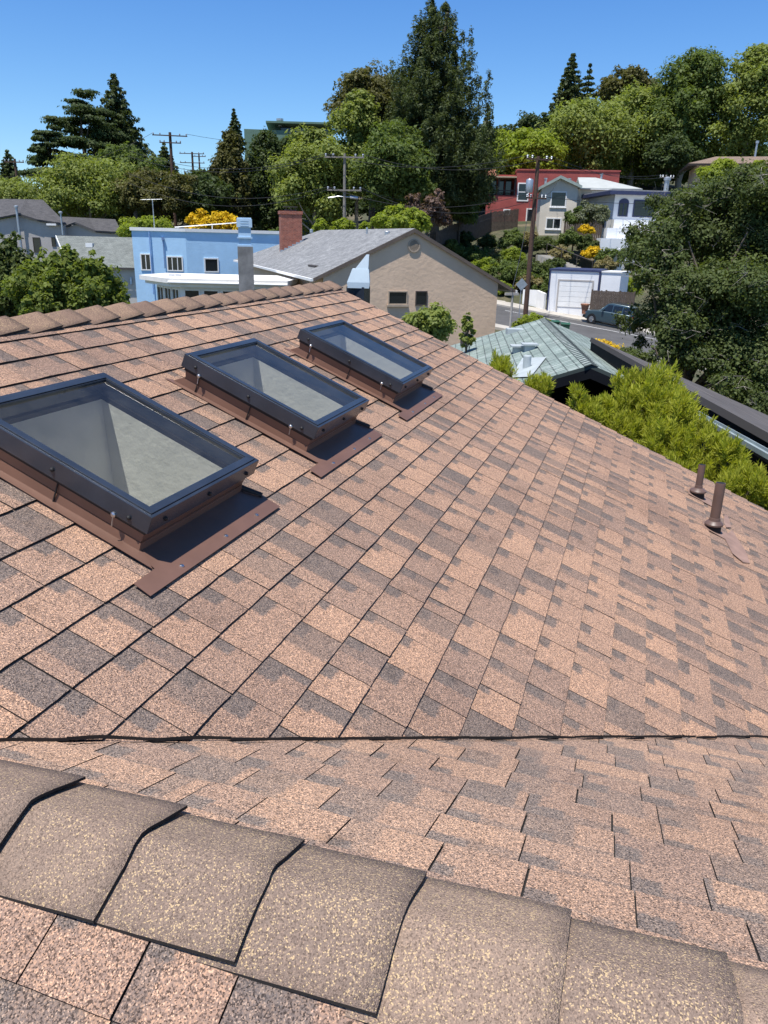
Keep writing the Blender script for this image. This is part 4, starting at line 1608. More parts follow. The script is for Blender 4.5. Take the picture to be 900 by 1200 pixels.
for (px, py, kind) in ((604, 388, 'flat'), (607, 412, 'box'), (620, 410, 'box'), (617, 432, 'pipe'), (543, 404, 'round'), (553, 398, 'thin')):
    c = on_green(px, py)
    v_ = MB()
    if kind == 'flat':
        v_.box(c.x - .26, c.x + .26, c.y - .2, c.y + .2, c.z - .12, c.z + .07)
    elif kind == 'box':
        v_.box(c.x - .12, c.x + .12, c.y - .12, c.y + .12, c.z - .1, c.z + .12)
        v_.box(c.x - .19, c.x + .19, c.y - .17, c.y + .17, c.z + .12, c.z + .155)
    elif kind == 'pipe':
        v_.lathe([(.085, -.1), (.085, .26), (.075, .28)], 14, 0, c)
        v_.add([on_green(598, 444) + Vector((0, 0, .03)), on_green(622, 443) + Vector((0, 0, .03)), on_green(640, 420) + Vector((0, 0, .03)), on_green(612, 421) + Vector((0, 0, .03))], [(0, 1, 2, 3)])
    elif kind == 'round':
        v_.lathe([(.10, -.2), (.10, .26), (.15, .27), (.15, .34), (.05, .38)], 12, 0, c)
    else:
        v_.lathe([(.05, -.1), (.05, .2)], 8, 0, c)
    v_.build('roof_vent', M['grey_flash'] if kind != 'round' else M['dark_trim'], roof)

# ------------------------------------------------------------------ brown single-pitch roof beside it
bh = empty('brown_roofed_house', rf(6.5, 14, -8), YAW - math.pi / 2, 'dark brown low pitched roof with a pale gutter, between the green roof and the oak', 'house')


def b_(R, F, z):
    return (R - 6.5, F - 14.0, z + 8.0)


zl = -2.06
LF, LN = (4.82, 18.6, zl), (4.45, 5.0, zl)
slp = .40
RF_, RN_ = (10.5, 18.6, zl - 5.55 * slp), (10.5, 5.0, zl - 6.35 * slp)
r_ = MB()
slab_uv(r_, [b_(*RN_), b_(*RF_), b_(*LF), b_(*LN)], .10)


def seam_roof():
    mt, nt, bs, _ = newmat('brown_strip_roofing')
    uv = N(nt, 'ShaderNodeUVMap', uv_map='metres')
    sx = N(nt, 'ShaderNodeSeparateXYZ')
    nt.links.new(uv.outputs[0], sx.inputs[0])
    f = math_(nt, 'FRACT', math_(nt, 'DIVIDE', sx.outputs[1], .33))
    k = ramp(nt, f, [(0, .25), (.12, .8), (.6, 1.3), (.95, 1.1), (1, .3)])
    nb = ramp(nt, noise(nt, 1.5, 6, .65, uv.outputs[0]), [(.3, (.062, .054, .05)), (.7, (.12, .105, .096))])
    nt.links.new(mixc(nt, 1.0, nb, k, 'MULTIPLY'), bs.inputs['Base Color'])
    bs.inputs['Roughness'].default_value = .8
    bump(nt, bs, f, .4, .02)
    return mt


roof = r_.build('roof', seam_roof(), bh)
fc = MB()
p, q = Vector(b_(*LF)), Vector(b_(*LN))
for (d0, d1, o0, o1, mi) in ((-.11, -.34, 0, .06, 0),):
    vs = [p + Vector((o0, 0, d0)), q + Vector((o0, 0, d0)), q + Vector((o0, 0, d1)), p + Vector((o0, 0, d1)),
          p + Vector((o1, 0, d0)), q + Vector((o1, 0, d0)), q + Vector((o1, 0, d1)), p + Vector((o1, 0, d1))]
    fc.add(vs, [(0, 1, 2, 3), (4, 7, 6, 5), (0, 4, 5, 1), (2, 6, 7, 3), (1, 5, 6, 2), (0, 3, 7, 4)])
fc.build('fascia', M['navy_dark'], roof)
gt = MB()
ga, gb_ = Vector(b_(4.36, 11.7, zl - .15)), Vector(b_(4.40, 5.2, zl - .15))
dv = (gb_ - ga).normalized()
pr = dv.cross(Z1)
for a, b, c, d in ((-.055, .055, -.03, .0), (-.055, -.043, .0, .035), (.043, .055, .0, .03)):
    vs = [p_ + pr * s + Z1 * h_ for p_ in (ga, gb_) for s in (a, b) for h_ in (c, d)]
    gt.add(vs, [(0, 1, 3, 2), (4, 6, 7, 5), (0, 4, 5, 1), (2, 3, 7, 6), (0, 2, 6, 4), (1, 5, 7, 3)])
gt.build('gutter', plain('dull_gutter_metal', (.24, .29, .31), .6, 0, 4, .2), roof)
w2 = MB()
w2.prism([(Vector(b_(*p_)).x, Vector(b_(*p_)).y) for p_ in ((5.0, 18.2, 0), (4.5, 5.3, 0), (10, 5.3, 0), (10, 18.2, 0))], 2, 0, zl + 8 - 2.9)
w2.prism([(Vector(b_(*p_)).x, Vector(b_(*p_)).y) for p_ in ((5.0, 18.2, 0), (4.5, 5.3, 0), (4.7, 5.3, 0), (5.2, 18.2, 0))], 2, zl + 8 - 2.9, zl + 8 - .2)
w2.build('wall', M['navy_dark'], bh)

# ------------------------------------------------------------------ houses on the slope across the street
# white garage at the pavement
t = Site('garage', 'small white flat roofed garage with a wide white door beside the street', 'garage', 645, 357, 73.5, -20, None)
E_ = t.o
aL, zt = t.q(645, 317); aR, zb = t.q(699, 362)
yR, _ = 5.5, 0
r_x = aR
w2 = MB()
w2.box(aL, aR, 0, 6, zb - 1.5, zt)
w2.build('wall', M['stucco_white'], E_)
pr_ = MB()
pr_.box(aL - .08, aR + .08, -.08, 6.05, zt + .002, zt + .16)
pr_.box(aR - .10, aR + .05, -.05, -.001, zb - .5, zt + .001)
pr_.box(aL - .04, aL + .08, -.05, -.001, zb - .5, zt + .001)
pr_.build('trim', M['navy'], E_)
a0, z1 = t.q(656, 329); a1, z0 = t.q(691, 361)
d_ = MB()
nn_ = 5
for k in range(nn_):
    d_.box(a0, a1, -.05, .02, z0 + (z1 - z0) * k / nn_ + .012, z0 + (z1 - z0) * (k + 1) / nn_ - .012)
dr_ = d_.build('garage_door', M['white'], E_, bevel=.01)
d_ = MB()
d_.box(a0 - .14, a0 - .002, -.07, .02, z0 - .3, z1 + .14); d_.box(a1 + .002, a1 + .14, -.07, .02, z0 - .3, z1 + .14); d_.box(a0 - .001, a1 + .001, -.07, .02, z1 + .002, z1 + .14)
d_.build('door_frame', M['stucco_grey'], dr_)
# lower block to the right of it
t2 = Site('white_side_wall', 'white rendered wall joining the garage on its right', 'wall', 699, 360, 71.8, -30, None)
b0, zz1 = t2.q(728, 318)
w2 = MB()
w2.box(.12, b0, .1, 3.0, -2, t2.q(700, 319)[1])
w2.build('wall', M['stucco_white'], t2.o)
w2 = MB()
w2.box(.1, b0 + .1, .02, 3.05, t2.q(700, 319)[1] + .002, t2.q(700, 319)[1] + .12)
w2.build('coping', M['white'], t2.o)

# weathered board fence behind the parked car
t = Site('board_fence', 'short weathered brown board fence behind the parked car', 'fence', 692, 358, 70.9, -30, None)
b0, _ = t.q(742, 356)
zf_ = t.q(692, 340)[1]
w2 = MB()
k = 0.0
while k < b0:
    w2.box(k, k + .145, -.015, .015, -.4, zf_ + rng.uniform(-.03, .03))
    k += .155
w2.build('board_panel', M['fence_wood'], t.o)
for k in range(4):
    w2 = MB(); x = b0 * k / 3
    w2.box(x - .06, x + .06, .02, .14, -.4, zf_ + .08)
    w2.build('post', M['fence_wood'], t.o)

# beige house
t = Site('beige_house', 'beige two storey stucco house with a pale low gable roof and large windows', 'house', 633, 272, 99.0, -8, None)
E_ = t.o
ap, zap = t.q(657, 206); lx, lz = t.q(632, 220); rx, rz_ = t.q(681, 218)
zb = -2.5
w2 = MB()
w2.prism([(lx + .3, zb), (rx - .3, zb), (rx - .3, rz_ - .1), (ap, zap - .15), (lx + .3, lz - .1)], 1, 0, 11)
w2.build('wall', M['stucco_beige'], E_)
r_ = MB()
slab_uv(r_, [(lx - .1, -.5, lz), (lx - .1, 11.5, lz), (ap, 11.5, zap), (ap, -.5, zap)], .14)
slab_uv(r_, [(rx + .1, -.5, rz_), (rx + .1, 11.5, rz_), (ap, 11.5, zap), (ap, -.5, zap)], .14)
roof = r_.build('roof', M['pale_metal'], E_)
bgm = MB()
for ex, ez in ((lx - .1, lz), (rx + .1, rz_)):
    bgm.add([(ap, -.55, zap + .02), (ex, -.55, ez + .02), (ex, -.55, ez - .3), (ap, -.55, zap - .32), (ap, -.51, zap + .02), (ex, -.51, ez + .02), (ex, -.51, ez - .3), (ap, -.51, zap - .32)],
            [(0, 1, 2, 3), (4, 7, 6, 5), (0, 4, 5, 1), (2, 6, 7, 3), (1, 5, 6, 2), (0, 3, 7, 4)])
bgm.build('barge_board', plain('sage_trim', (.30, .36, .33), .7), roof)
for (x0, y0, x1, y1, mu, fm) in ((646, 224, 663, 243, 0, 'white'), (640, 255, 657, 269, 1, 'white')):
    aa, bb = t.q(x0, y0); cc, dd = t.q(x1, y1)
    window(E_, (0, 0, 0), *FRONT, aa, cc, dd, bb, M[fm], .14, mull=mu, sill=True)
# wing to the right with hip roof
x1w = t.q(745, 228, 3)[0]
zw = t.q(700, 221, 3)[1]
w2 = MB()
w2.box(rx - .3, x1w, 3, 12, zb, zw - .1)
w2.build('wing_wall', M['stucco_beige'], E_)
r_ = MB()
zh = t.q(720, 208, 7)[1]
slab_uv(r_, [(rx + .12, 2.2, zw), (x1w + .6, 2.2, zw), (x1w - 4.5, 7.5, zh), (rx + .12, 7.5, zh)], .14)
slab_uv(r_, [(x1w + .6, 2.2, zw), (x1w + .6, 12.6, zw), (x1w - 4.5, 7.5, zh)], .14)
slab_uv(r_, [(x1w + .6, 12.6, zw), (rx + .12, 12.6, zw), (rx + .12, 7.5, zh), (x1w - 4.5, 7.5, zh)], .14)
wr_ = r_.build('wing_roof', M['pale_metal'], E_)
aa, bb = t.q(694, 224, 3); cc, dd = t.q(711, 238, 3)
window(E_, (0, 3, 0), *FRONT, aa, cc, dd, bb, M['white'], .12, mull=2)
aw = MB()
aw.box(aa - .3, cc + .3, 2.0, 2.99, bb + .12, bb + .2)
aw.build('awning', M['white'], E_)
for k, px in enumerate((640, 668, 705)):
    c_ = MB()
    x_, z_ = t.q(px, 205, 7)
    c_.lathe([(.14, -1.2), (.14, .3), (.22, .32), (.22, .45)], 8, 0, (x_, 7, zap - .2 if k < 2 else zh))
    c_.build('roof_vent', M['grey_metal'], roof)

# red house behind it
t = Site('red_house', 'barn red stucco house with flat roof and a tiled porch at its left end', 'house', 575, 266, 114.0, -6, None)
E_ = t.o
aL, zt = t.q(572, 200); aR, zt2 = t.q(726, 206)
w2 = MB()
xp = t.q(604, 230)[0]
w2.box(xp, aR, 0, 12, -4.5, zt + .1)
w2.box(aL, xp - .002, 3.0, 12, -4.5, zt - .25)
zpf = t.q(590, 229)[1]
w2.box(aL, xp - .002, 0, 2.998, -4.5, zpf)
w2.build('wall', M['stucco_red'], E_)
ct = MB()
ct.box(xp - .1, aR + .1, -.1, 12.1, zt + .102, zt + .28)
ct.build('coping', M['stucco_red'], E_)
po = MB()
zpt = t.q(586, 207)[1]
for x in (aL + .15, (aL + xp) / 2 - .4, xp - .15):
    po.box(x - .1, x + .1, .05, .25, zpf + .002, zpt)
po.box(aL, xp - .05, .05, .2, zpf + .55, zpf + .68)
po.build('porch_frame', M['dark_trim'], E_)
bk_ = MB()
for k in range(3):
    a = aL + .4 + (xp - aL - .8) * k / 3
    window(E_, (0, 3.0, 0), *FRONT, a + .05, a + (xp - aL - .8) / 3 - .1, zpf + .2, zpt - .2, M['dark_trim'], .1)
tl_ = MB()
zti = t.q(575, 200)[1]
nrow = 14
for k in range(nrow):
    x0 = aL - 1.3 + (xp - aL) * .62 * k / nrow
    x1 = aL - 1.3 + (xp - aL) * .62 * (k + 1) / nrow
    xm = (x0 + x1) / 2
    rr_ = (x1 - x0) / 2
    arc = [(xm + rr_ * math.cos(a), math.sin(a) * rr_) for a in np.linspace(0, math.pi, 6)]
    vs = [(p[0], -.9, zpt + .02 + p[1]) for p in arc] + [(p[0], 3.2, zpt + 1.05 + p[1]) for p in arc]
    tl_.add(vs, [(i, i + 1, 7 + i, 6 + i) for i in range(5)] + [tuple(range(6))])

tl_.build('tiled_porch_roof', M['tile'], E_)
pr2 = MB()
pr2.box(aL - 1.2, xp - .01, -.7, 3.1, zpt - .14, zpt + .0)
pr2.build('porch_ceiling', M['stucco_sand'], E_)
for (x0, y0, x1, y1, mu, tr) in ((607, 214, 619, 236, 0, 1), (590, 245, 598, 252, 0, 0), (617, 244, 627, 262, 0, 0)):
    aa, bb = t.q(x0, y0); cc, dd = t.q(x1, y1)
    window(E_, (0, 0, 0), *FRONT, aa, cc, dd, bb, M['white'], .16, mull=mu, trans=tr)
sg = MB()
aa, bb = t.q(619, 205); cc, dd = t.q(629, 219)

# white house with navy trim
t = Site('white_house', 'white stucco house with navy fascia, an arched window and stepped white terrace', 'house', 720, 288, 92.0, 4, None)
E_ = t.o
aL, zt = t.q(721, 228); aR, zt2 = t.q(777, 222)
zb = t.q(720, 262)[1]
w2 = MB()
w2.box(aL, aR, 0, 12, -5, zt)
w2.prism([(aR + .0, .002), (aR + 9, 3.5), (aR + 9, 11.9), (aR, 11.9)], 2, -5, zt - .004)
w2.build('wall', M['stucco_white'], E_)
r_ = MB()
r_.prism([(aL - .9, -.9), (aR + .2, -.9), (aR + 9.6, 2.9), (aR + 9.6, 12.6), (aL - .9, 12.6)], 2, zt + .002, zt + .36)
roof = r_.build('fascia', M['navy'], E_)
r_ = MB()
r_.prism([(aL - .8, -.8), (aR + .2, -.8), (aR + 9.5, 3.0), (aR + 9.5, 12.5), (aL - .8, 12.5)], 2, zt + .362, zt + .48)
r_.build('roof', plain('grey_gravel_roof', (.30, .30, .30), .9, 0, 2, .2), E_)
for k, (px, h_) in enumerate(((781, 1.5), (815, .8), (822, .8))):
    x_, _ = t.q(px, 218, 5)
    c_ = MB()
    c_.lathe([(.28, 0), (.28, h_), (.4, h_ + .01), (.4, h_ + .25), (.1, h_ + .4)], 10, 0, (x_, 5, zt + .48))
    c_.build('roof_vent', M['grey_metal'], E_)
# arched window
aa, bb = t.q(726, 232); cc, dd = t.q(735, 254)
w_ = window(E_, (0, 0, 0), *FRONT, aa, cc, dd, bb - .45, M['navy'], .12, mull=1)
ar = MB()
rad = (cc - aa) / 2
arc = [((aa + cc) / 2 + rad * math.cos(a), bb - .45 + rad * .75 * math.sin(a)) for a in np.linspace(0, math.pi, 9)]
ar.prism(arc, 1, -.05, .0)
ar.build('arch', M['navy'], w_)
aa, bb = t.q(743, 234); cc, dd = t.q(766, 255)
window(E_, (0, 0, 0), *FRONT, aa, cc, dd, bb, M['navy'], .13, mull=0)
tr_ = MB()
a0, z0 = t.q(720, 257, -2.5); a1, z1 = t.q(764, 258, -2.5)
tr_.box(a0, a1 + 3, -2.5, -.01, -6, z0)
a2, z2 = t.q(711, 267, -4); a3, z3 = t.q(702, 279, -5)
tr_.box(a2, a1, -4.2, -2.51, -6, z2)
tr_.box(a3, a1 - 1, -5.6, -4.21, -6, z3)
tr_.build('terrace', M['stucco_white'], E_)

# sand coloured house at the upper right
t = Site('sand_house', 'sand coloured house with a wide low brown roof behind green shrubs at the upper right', 'house', 822, 215, 104.0, -14, None)
E_ = t.o
aL, zt = t.q(818, 193); aR, _ = t.q(900, 180)
w2 = MB()
w2.box(aL, aR + 4, 0, 9, -8, zt)
w2.build('wall', M['stucco_sand'], E_)
r_ = MB()
ez = zt + .05
slab_uv(r_, [(aL - 1.3, -1.2, ez), (aR + 5, -1.2, ez), (aR + 2, 4.5, ez + 1.3), (aL + 2.5, 4.5, ez + 1.3)], .25)
slab_uv(r_, [(aL - 1.3, 10.2, ez), (aL - 1.3, -1.2, ez), (aL + 2.5, 4.5, ez + 1.3)], .25)
r_.build('roof', far_roof_mat('brown_shingle_far', (.26, .19, .14), (.2, .145, .11), (.08, .06, .05), .4, .2), E_)
aa, bb = t.q(822, 199); cc, dd = t.q(829, 212)
window(E_, (0, 0, 0), *FRONT, aa, cc, dd, bb, M['dark_trim'], .12)
aa, bb = t.q(872, 192); cc, dd = t.q(886, 204)
window(E_, (0, 0, 0), *FRONT, aa, cc, dd, bb, M['white'], .12, mull=1)
c_ = MB()
x_, _ = t.q(886, 180, 4)
c_.lathe([(.12, 0), (.12, 1.6), (.2, 1.62), (.2, 1.9)], 8, 0, (x_, 4.5, ez + 1.2))
c_.build('roof_vent', M['grey_metal'], E_)

# green house on the hill's crest
t = Site('green_house', 'moss green flat roofed house half hidden by trees on the crest', 'house', 287, 166, 165.0, 6, None)
E_ = t.o
aL, zt = t.q(286, 151); aM, _ = t.q(313, 151); aR, z2 = t.q(384, 147)
w2 = MB()
w2.box(aL, aM + 4, 0, 10, -18, zt)
w2.build('wing_wall', M['green_wall'], E_)
w2 = MB()
w2.box(aM + 1.5, aR, 3, 14, -18, z2 + .2)
w2.build('wall', plain('dark_moss_siding', (.05, .085, .06), .85), E_)
r_ = MB()
zr_ = t.q(316, 142)[1]
r_.prism([(aM - .2, zr_), (aR + 1, z2 + .5), (aR + 1, z2 + .15), (aM - .2, zr_ - .35)], 1, -.5, 15)
r_.build('roof', M['green_wall'], E_)
for k in range(4):
    a = aM + 2.5 + k * 2.6
    window(E_, (0, 3, 0), *FRONT, a, a + 2.2, z2 - 1.6, z2 - .1, M['dark_trim'], .1)
c_ = MB()
x_, z_ = t.q(328, 142, 3)
c_.lathe([(.45, 0), (.45, 1.0), (.7, 1.02), (.7, 1.4)], 10, 0, (x_, 3, zr_ - .5))
c_.build('roof_vent', M['grey_metal'], E_)

# ------------------------------------------------------------------ street furniture and the yard opposite
def wall_px(name, label, cat, pts, h, th, mat, D, top=None):
    mb = MB()
    pp_ = [RFZ(*p, D_) for p, D_ in zip(pts, D)]
    for (a, b) in zip(pp_[:-1], pp_[1:]):
        pa_, pb_ = rf(a[0], a[1], a[2]), rf(b[0], b[1], b[2])
        d = (pb_ - pa_); d.z = 0; d.normalize()
        nn = Vector((-d.y, d.x, 0)) * th
        vs = [p + o_ + Z1 * z for p in (pa_, pb_) for o_ in (Vector(), nn) for z in (-1.2, h)]
        mb.add(vs, [(0, 1, 3, 2), (4, 6, 7, 5), (0, 4, 5, 1), (2, 3, 7, 6), (0, 2, 6, 4), (1, 5, 7, 3)])
    return tag(mb.build(name, mat), label, cat)


wall_px('garden_wall', 'low white garden wall at the pavement, left of the garage', 'wall', [(612, 352), (628, 353), (637, 357)], 1.0, .25, M['white'], (76, 75, 74))
wall_px('terrace_wall', 'white wall stub stepping down the bank above the garage', 'wall', [(702, 312), (718, 312), (729, 310)], 1.6, .3, M['stucco_white'], (84, 83.5, 84))

# garden stair climbing between the shrubs
stx = empty('garden_stair', rf(*RFZ(683, 318, 82)), YAW - math.pi / 2, 'pale concrete garden stair with a dark handrail climbing the bank above the garage', 'stair')
sb = MB()
for k in range(12):
    sb.box(-.34 * k - .36, -.34 * k + 1.0, .42 * k * 0 + .30 * k, .30 * k + 1.2, -1.5, .13 * k)
sb.build('steps', M['concrete'], stx)
hr = MB()
for k in (0, 4, 8, 12):
    hr.tube([(-.34 * k + .9, .30 * k - .05, .13 * k - .3), (-.34 * k + .9, .30 * k - .05, .13 * k + 1.0)], .04, 6)
hr.tube([(.9, -.05, 1.0), (-.34 * 12 + .9, .30 * 12 - .05, .13 * 12 + 1.0)], .045, 6)
hr.build('handrail', M['dark_trim'], stx)

# dark board fence along the yard left of the red house
ft = empty('paling_fence', rf(*RFZ(512, 290, 88)), 0, 'dark weathered paling fence climbing towards the red house', 'fence')
fp = [RFZ(512, 292, 86), RFZ(528, 283, 90), RFZ(545, 277, 95), RFZ(575, 266, 103), RFZ(607, 262, 105)]
fb = MB()
for a, b in zip(fp[:-1], fp[1:]):
    pa_, pb_ = rf(*a) - ft.location, rf(*b) - ft.location
    L_ = (pb_ - pa_).length
    n_ = int(L_ / .17)
    d = (pb_ - pa_) / n_
    for k in range(n_):
        p = pa_ + d * k
        q = p + d * .86
        hh = 1.75 + rng.uniform(-.06, .06)
        nn = Vector((-d.y, d.x, 0)).normalized() * .025
        vs = [p_ + o_ + Z1 * z for p_ in (p, q) for o_ in (Vector(), nn) for z in (-.8, hh)]
        fb.add(vs, [(0, 1, 3, 2), (4, 6, 7, 5), (0, 4, 5, 1), (2, 3, 7, 6), (0, 2, 6, 4), (1, 5, 7, 3)])
    po = MB()
    po.box(pa_.x - .07, pa_.x + .07, pa_.y + .03, pa_.y + .17, pa_.z - .9, pa_.z + 1.9)
    po.build('post', M['fence_wood'], ft)
fb.build('paling_panel', M['fence_wood'], ft)

dk = empty('deck_fence', rf(*RFZ(661, 272, 95)), YAW - math.pi / 2 + math.radians(-6), 'dark timber deck fence below the wing of the beige house', 'fence')
b = MB()
for k in range(22):
    b.box(k * .215, k * .215 + .18, 0, .04, -1.6, 1.45 + rng.uniform(-.03, .03))
b.build('board_panel', M['fence_wood'], dk)
b = MB(); b.box(-.05, 4.8, -.05, .09, 1.50, 1.58); b.build('top_rail', M['fence_wood'], dk)
for k in range(4):
    b = MB(); b.box(k * 1.55 - .05, k * 1.55 + .07, .05, .17, -1.8, 1.49); b.build('post', M['fence_wood'], dk)

# parked car
def make_car(name, label, px, py, D, theta, paint):
    p = P(px, py, D)
    R_, F_, z_ = RFZ(px, py, D)
    s, n = sn(R_, F_)
    p.z = H + street_z(s)
    c = empty(name, p, YAW - math.pi / 2 + math.radians(theta), label, 'car')
    c.rotation_euler = (0, math.atan(.11), c.rotation_euler[2])
    c.scale = (1, 1, 1.17)
    Lh = 2.2
    # stations along the length: x, half width, sill z, belt z
    stn = [(-2.2, .62, .45, .66), (-2.12, .76, .36, .86), (-1.9, .85, .30, .93), (-1.2, .89, .28, 1.02), (-.75, .90, .28, 1.07), (.6, .90, .28, 1.09), (1.6, .89, .30, 1.11), (2.05, .86, .36, 1.10), (2.2, .80, .46, 1.02)]
    b = MB()
    vs, fs = [], []
    for (x, w, zs_, zb_) in stn:
        zm_ = zs_ + (zb_ - zs_) * .55
        vs += [(x, -w * .94, zs_), (x, -w, zm_), (x, -w * .95, zb_ - .03), (x, -w * .8, zb_), (x, w * .8, zb_), (x, w * .95, zb_ - .03), (x, w, zm_), (x, w * .94, zs_)]
    k = 8
    for i in range(len(stn) - 1):
        for j in range(k):
            fs.append((i * k + j, i * k + (j + 1) % k, (i + 1) * k + (j + 1) % k, (i + 1) * k + j))
    fs += [tuple(range(k)), tuple((len(stn) - 1) * k + j for j in range(k))]
    b.add(vs, fs)
    # cabin
    cb = [(-.95, .74, 1.03), (-.28, .64, 1.64), (.2, .65, 1.70), (1.5, .64, 1.68), (1.85, .60, 1.60), (2.1, .76, 1.06)]
    rows = [(cb[0], cb[1]), ]
    bot = [(-.95, .76, 1.03), (-.3, .80, 1.06), (.2, .80, 1.07), (1.45, .80, 1.09), (1.80, .79, 1.09), (2.12, .76, 1.06)]
    top = [(-.90, .74, 1.06), (-.25, .62, 1.63), (.2, .63, 1.70), (1.45, .62, 1.69), (1.93, .61, 1.64), (2.11, .74, 1.12)]
    vs = [(x, -w, z) for x, w, z in bot] + [(x, -w, z) for x, w, z in top] + [(x, w, z) for x, w, z in top] + [(x, w, z) for x, w, z in bot]
    n6 = 6
    fs = []
    for r_ in range(3):
        for i in range(5):
            fs.append((r_ * 6 + i, r_ * 6 + i + 1, (r_ + 1) * 6 + i + 1, (r_ + 1) * 6 + i))
    fs += [(0, 6, 12, 18), (5, 11, 17, 23)]
    b.add(vs, fs)
    bd = b.build('body', paint, c, True, bevel=.03)
    # glass
    def pane(pts, nm='window'):
        g = MB()
        pv = [Vector(q) for q in pts]
        nn = (pv[1] - pv[0]).cross(pv[2] - pv[0]).normalized()
        cc_ = sum(pv, Vector()) / len(pv)
        if nn.dot(cc_ - Vector((.5, 0, 1.1))) < 0:
            nn = -nn
        f_ = [q + nn * .012 for q in pv]
        n = len(pv)
        g.add([q - nn * .01 for q in pv] + f_, [tuple(range(n)), tuple(range(n, 2 * n))] + [(i, (i + 1) % n, n + (i + 1) % n, n + i) for i in range(n)])
        return g.build(nm, M['window'], c)
    for sgn in (-1, 1):
        for (x0, x1, t0, t1) in ((-.55, .22, -.17, .22), (.30, 1.08, .30, 1.06), (1.16, 1.92, 1.15, 1.76)):
            pane([(x0, sgn * .80, 1.12), (x1, sgn * .80, 1.13), (t1, sgn * .655, 1.57), (t0, sgn * .655, 1.55)])
    pane([(-.86, -.66, 1.10), (-.86, .66, 1.10), (-.34, .56, 1.56), (-.34, -.56, 1.56)], 'windscreen')
    pane([(2.09, -.64, 1.14), (2.09, .64, 1.14), (1.965, .54, 1.56), (1.965, -.54, 1.56)], 'rear_window')
    for x in (-1.38, 1.32):
        for sgn in (-1, 1):
            w = MB()
            ym = sgn * .80
            w.lathe([(.20, -.10), (.335, -.10), (.35, -.07), (.35, .07), (.335, .10), (.20, .10)], 20)
            w.v = [(q[0] + x, ym + q[2], q[1] + .35) for q in w.v]
            wo = w.build('wheel', M['rubber'], c, True)
            r_ = MB()
            r_.lathe([(.215, -.085), (.215, .085)], 16)
            r_.v = [(q[0] + x, ym + sgn * .025 + q[2], q[1] + .35) for q in r_.v]
            for k_ in range(5):
                a = 2 * math.pi * k_ / 5
                r_.tube([(x, ym + sgn * .115, .35), (x + .2 * math.cos(a), ym + sgn * .115, .35 + .2 * math.sin(a))], .03, 5)
            r_.build('rim', M['steel'], wo)
            ar_ = MB()
            ar_.lathe([(.40, -.012), (.40, .012)], 20)
            ar_.v = [(q[0] + x, sgn * .893 + q[2] * .5, q[1] + .36) for q in ar_.v]
            ar_.build('wheel_arch', M['rubber'], c)
    for sgn in (-1, 1):
        h_ = MB(); h_.box(-2.19, -1.98, sgn * .70 - .12, sgn * .70 + .12, .68, .82); h_.build('headlight', M['steel'], c, bevel=.02)
        h_ = MB(); h_.box(2.08, 2.20, sgn * .74 - .08, sgn * .74 + .08, .78, 1.04); h_.build('tail_light', plain('red_lens', (.35, .02, .02), .2), c)
        h_ = MB(); h_.box(-.62, -.46, sgn * .98 - .09, sgn * .98 + .09, 1.08, 1.2); h_.build('mirror', paint, c, bevel=.02)
        h_ = MB(); h_.tube([(-.1, sgn * .56, 1.74), (1.6, sgn * .56, 1.73)], .022, 6)
        h_.build('roof_rail', M['rubber'], c)
    h_ = MB(); h_.box(-2.27, -2.0, -.74, .74, .36, .56); h_.build('bumper', M['rubber'], c, bevel=.03)
    h_ = MB(); h_.box(2.0, 2.27, -.76, .76, .40, .60); h_.build('bumper', M['rubber'], c, bevel=.03)
    return c


car_paint, nt, bs, _ = newmat('teal_car_paint')
bs.inputs['Base Color'].default_value = (.045, .08, .10, 1)
bs.inputs['Roughness'].default_value = .3
bs.inputs['Metallic'].default_value = .3
bs.inputs['Coat Weight'].default_value = .6
make_car('parked_car', 'dark teal estate car parked in front of the white garage', 714, 376, 69.0, -33, car_paint)

# wheelie bins at the near kerb
M['bin'] = plain('green_bin_plastic', (.02, .085, .05), .5)
def make_bin(px, py, D, lab, rot):
    R_, F_, _ = RFZ(px, py, D)
    s, n = sn(R_, F_)
    e = empty('wheelie_bin', rf(R_, F_, street_z(s) + .135), YAW - math.pi / 2 + math.radians(rot), lab, 'bin', 'green bins at the near kerb')
    b = MB()
    vs = [(-.24, -.26, .06), (.24, -.26, .06), (.24, .26, .06), (-.24, .26, .06), (-.31, -.36, .98), (.31, -.36, .98), (.31, .36, .98), (-.31, .36, .98)]
    b.add(vs, [(0, 1, 2, 3), (4, 5, 6, 7), (0, 1, 5, 4), (1, 2, 6, 5), (2, 3, 7, 6), (3, 0, 4, 7)])
    b.build('bin_body', M['bin'], e, bevel=.02)
    b = MB()
    b.prism([(-.40, .985), (.38, .985), (.38, 1.02), (.1, 1.10), (-.30, 1.06), (-.40, 1.01)], 0, -.34, .34)
    b.build('lid', M['bin'], e, bevel=.01)
    for sx in (-.27, .27):
        b = MB()
        b.tube([(sx - .025, .30, .12), (sx + .025, .30, .12)], .11, 12)
        b.build('wheel', M['rubber'], e)


make_bin(648, 392, 58.6, 'green wheelie bin, the left one of the pair beyond the green roof', 12)
make_bin(661, 394, 58.0, 'green wheelie bin, the right one of the pair beyond the green roof', -6)

# clay pot by the garage, sign seen from behind
pt_ = MB()
c = P(685, 365, 69.6)
pt_.lathe([(.22, -.2), (.24, .05), (.36, .55), (.40, .55), (.40, .66), (.30, .66)], 16)
o = pt_.build('clay_pot', M['tile'], None, True)
o.location = c
tag(o, 'round clay pot on the pavement in front of the parked car', 'pot')

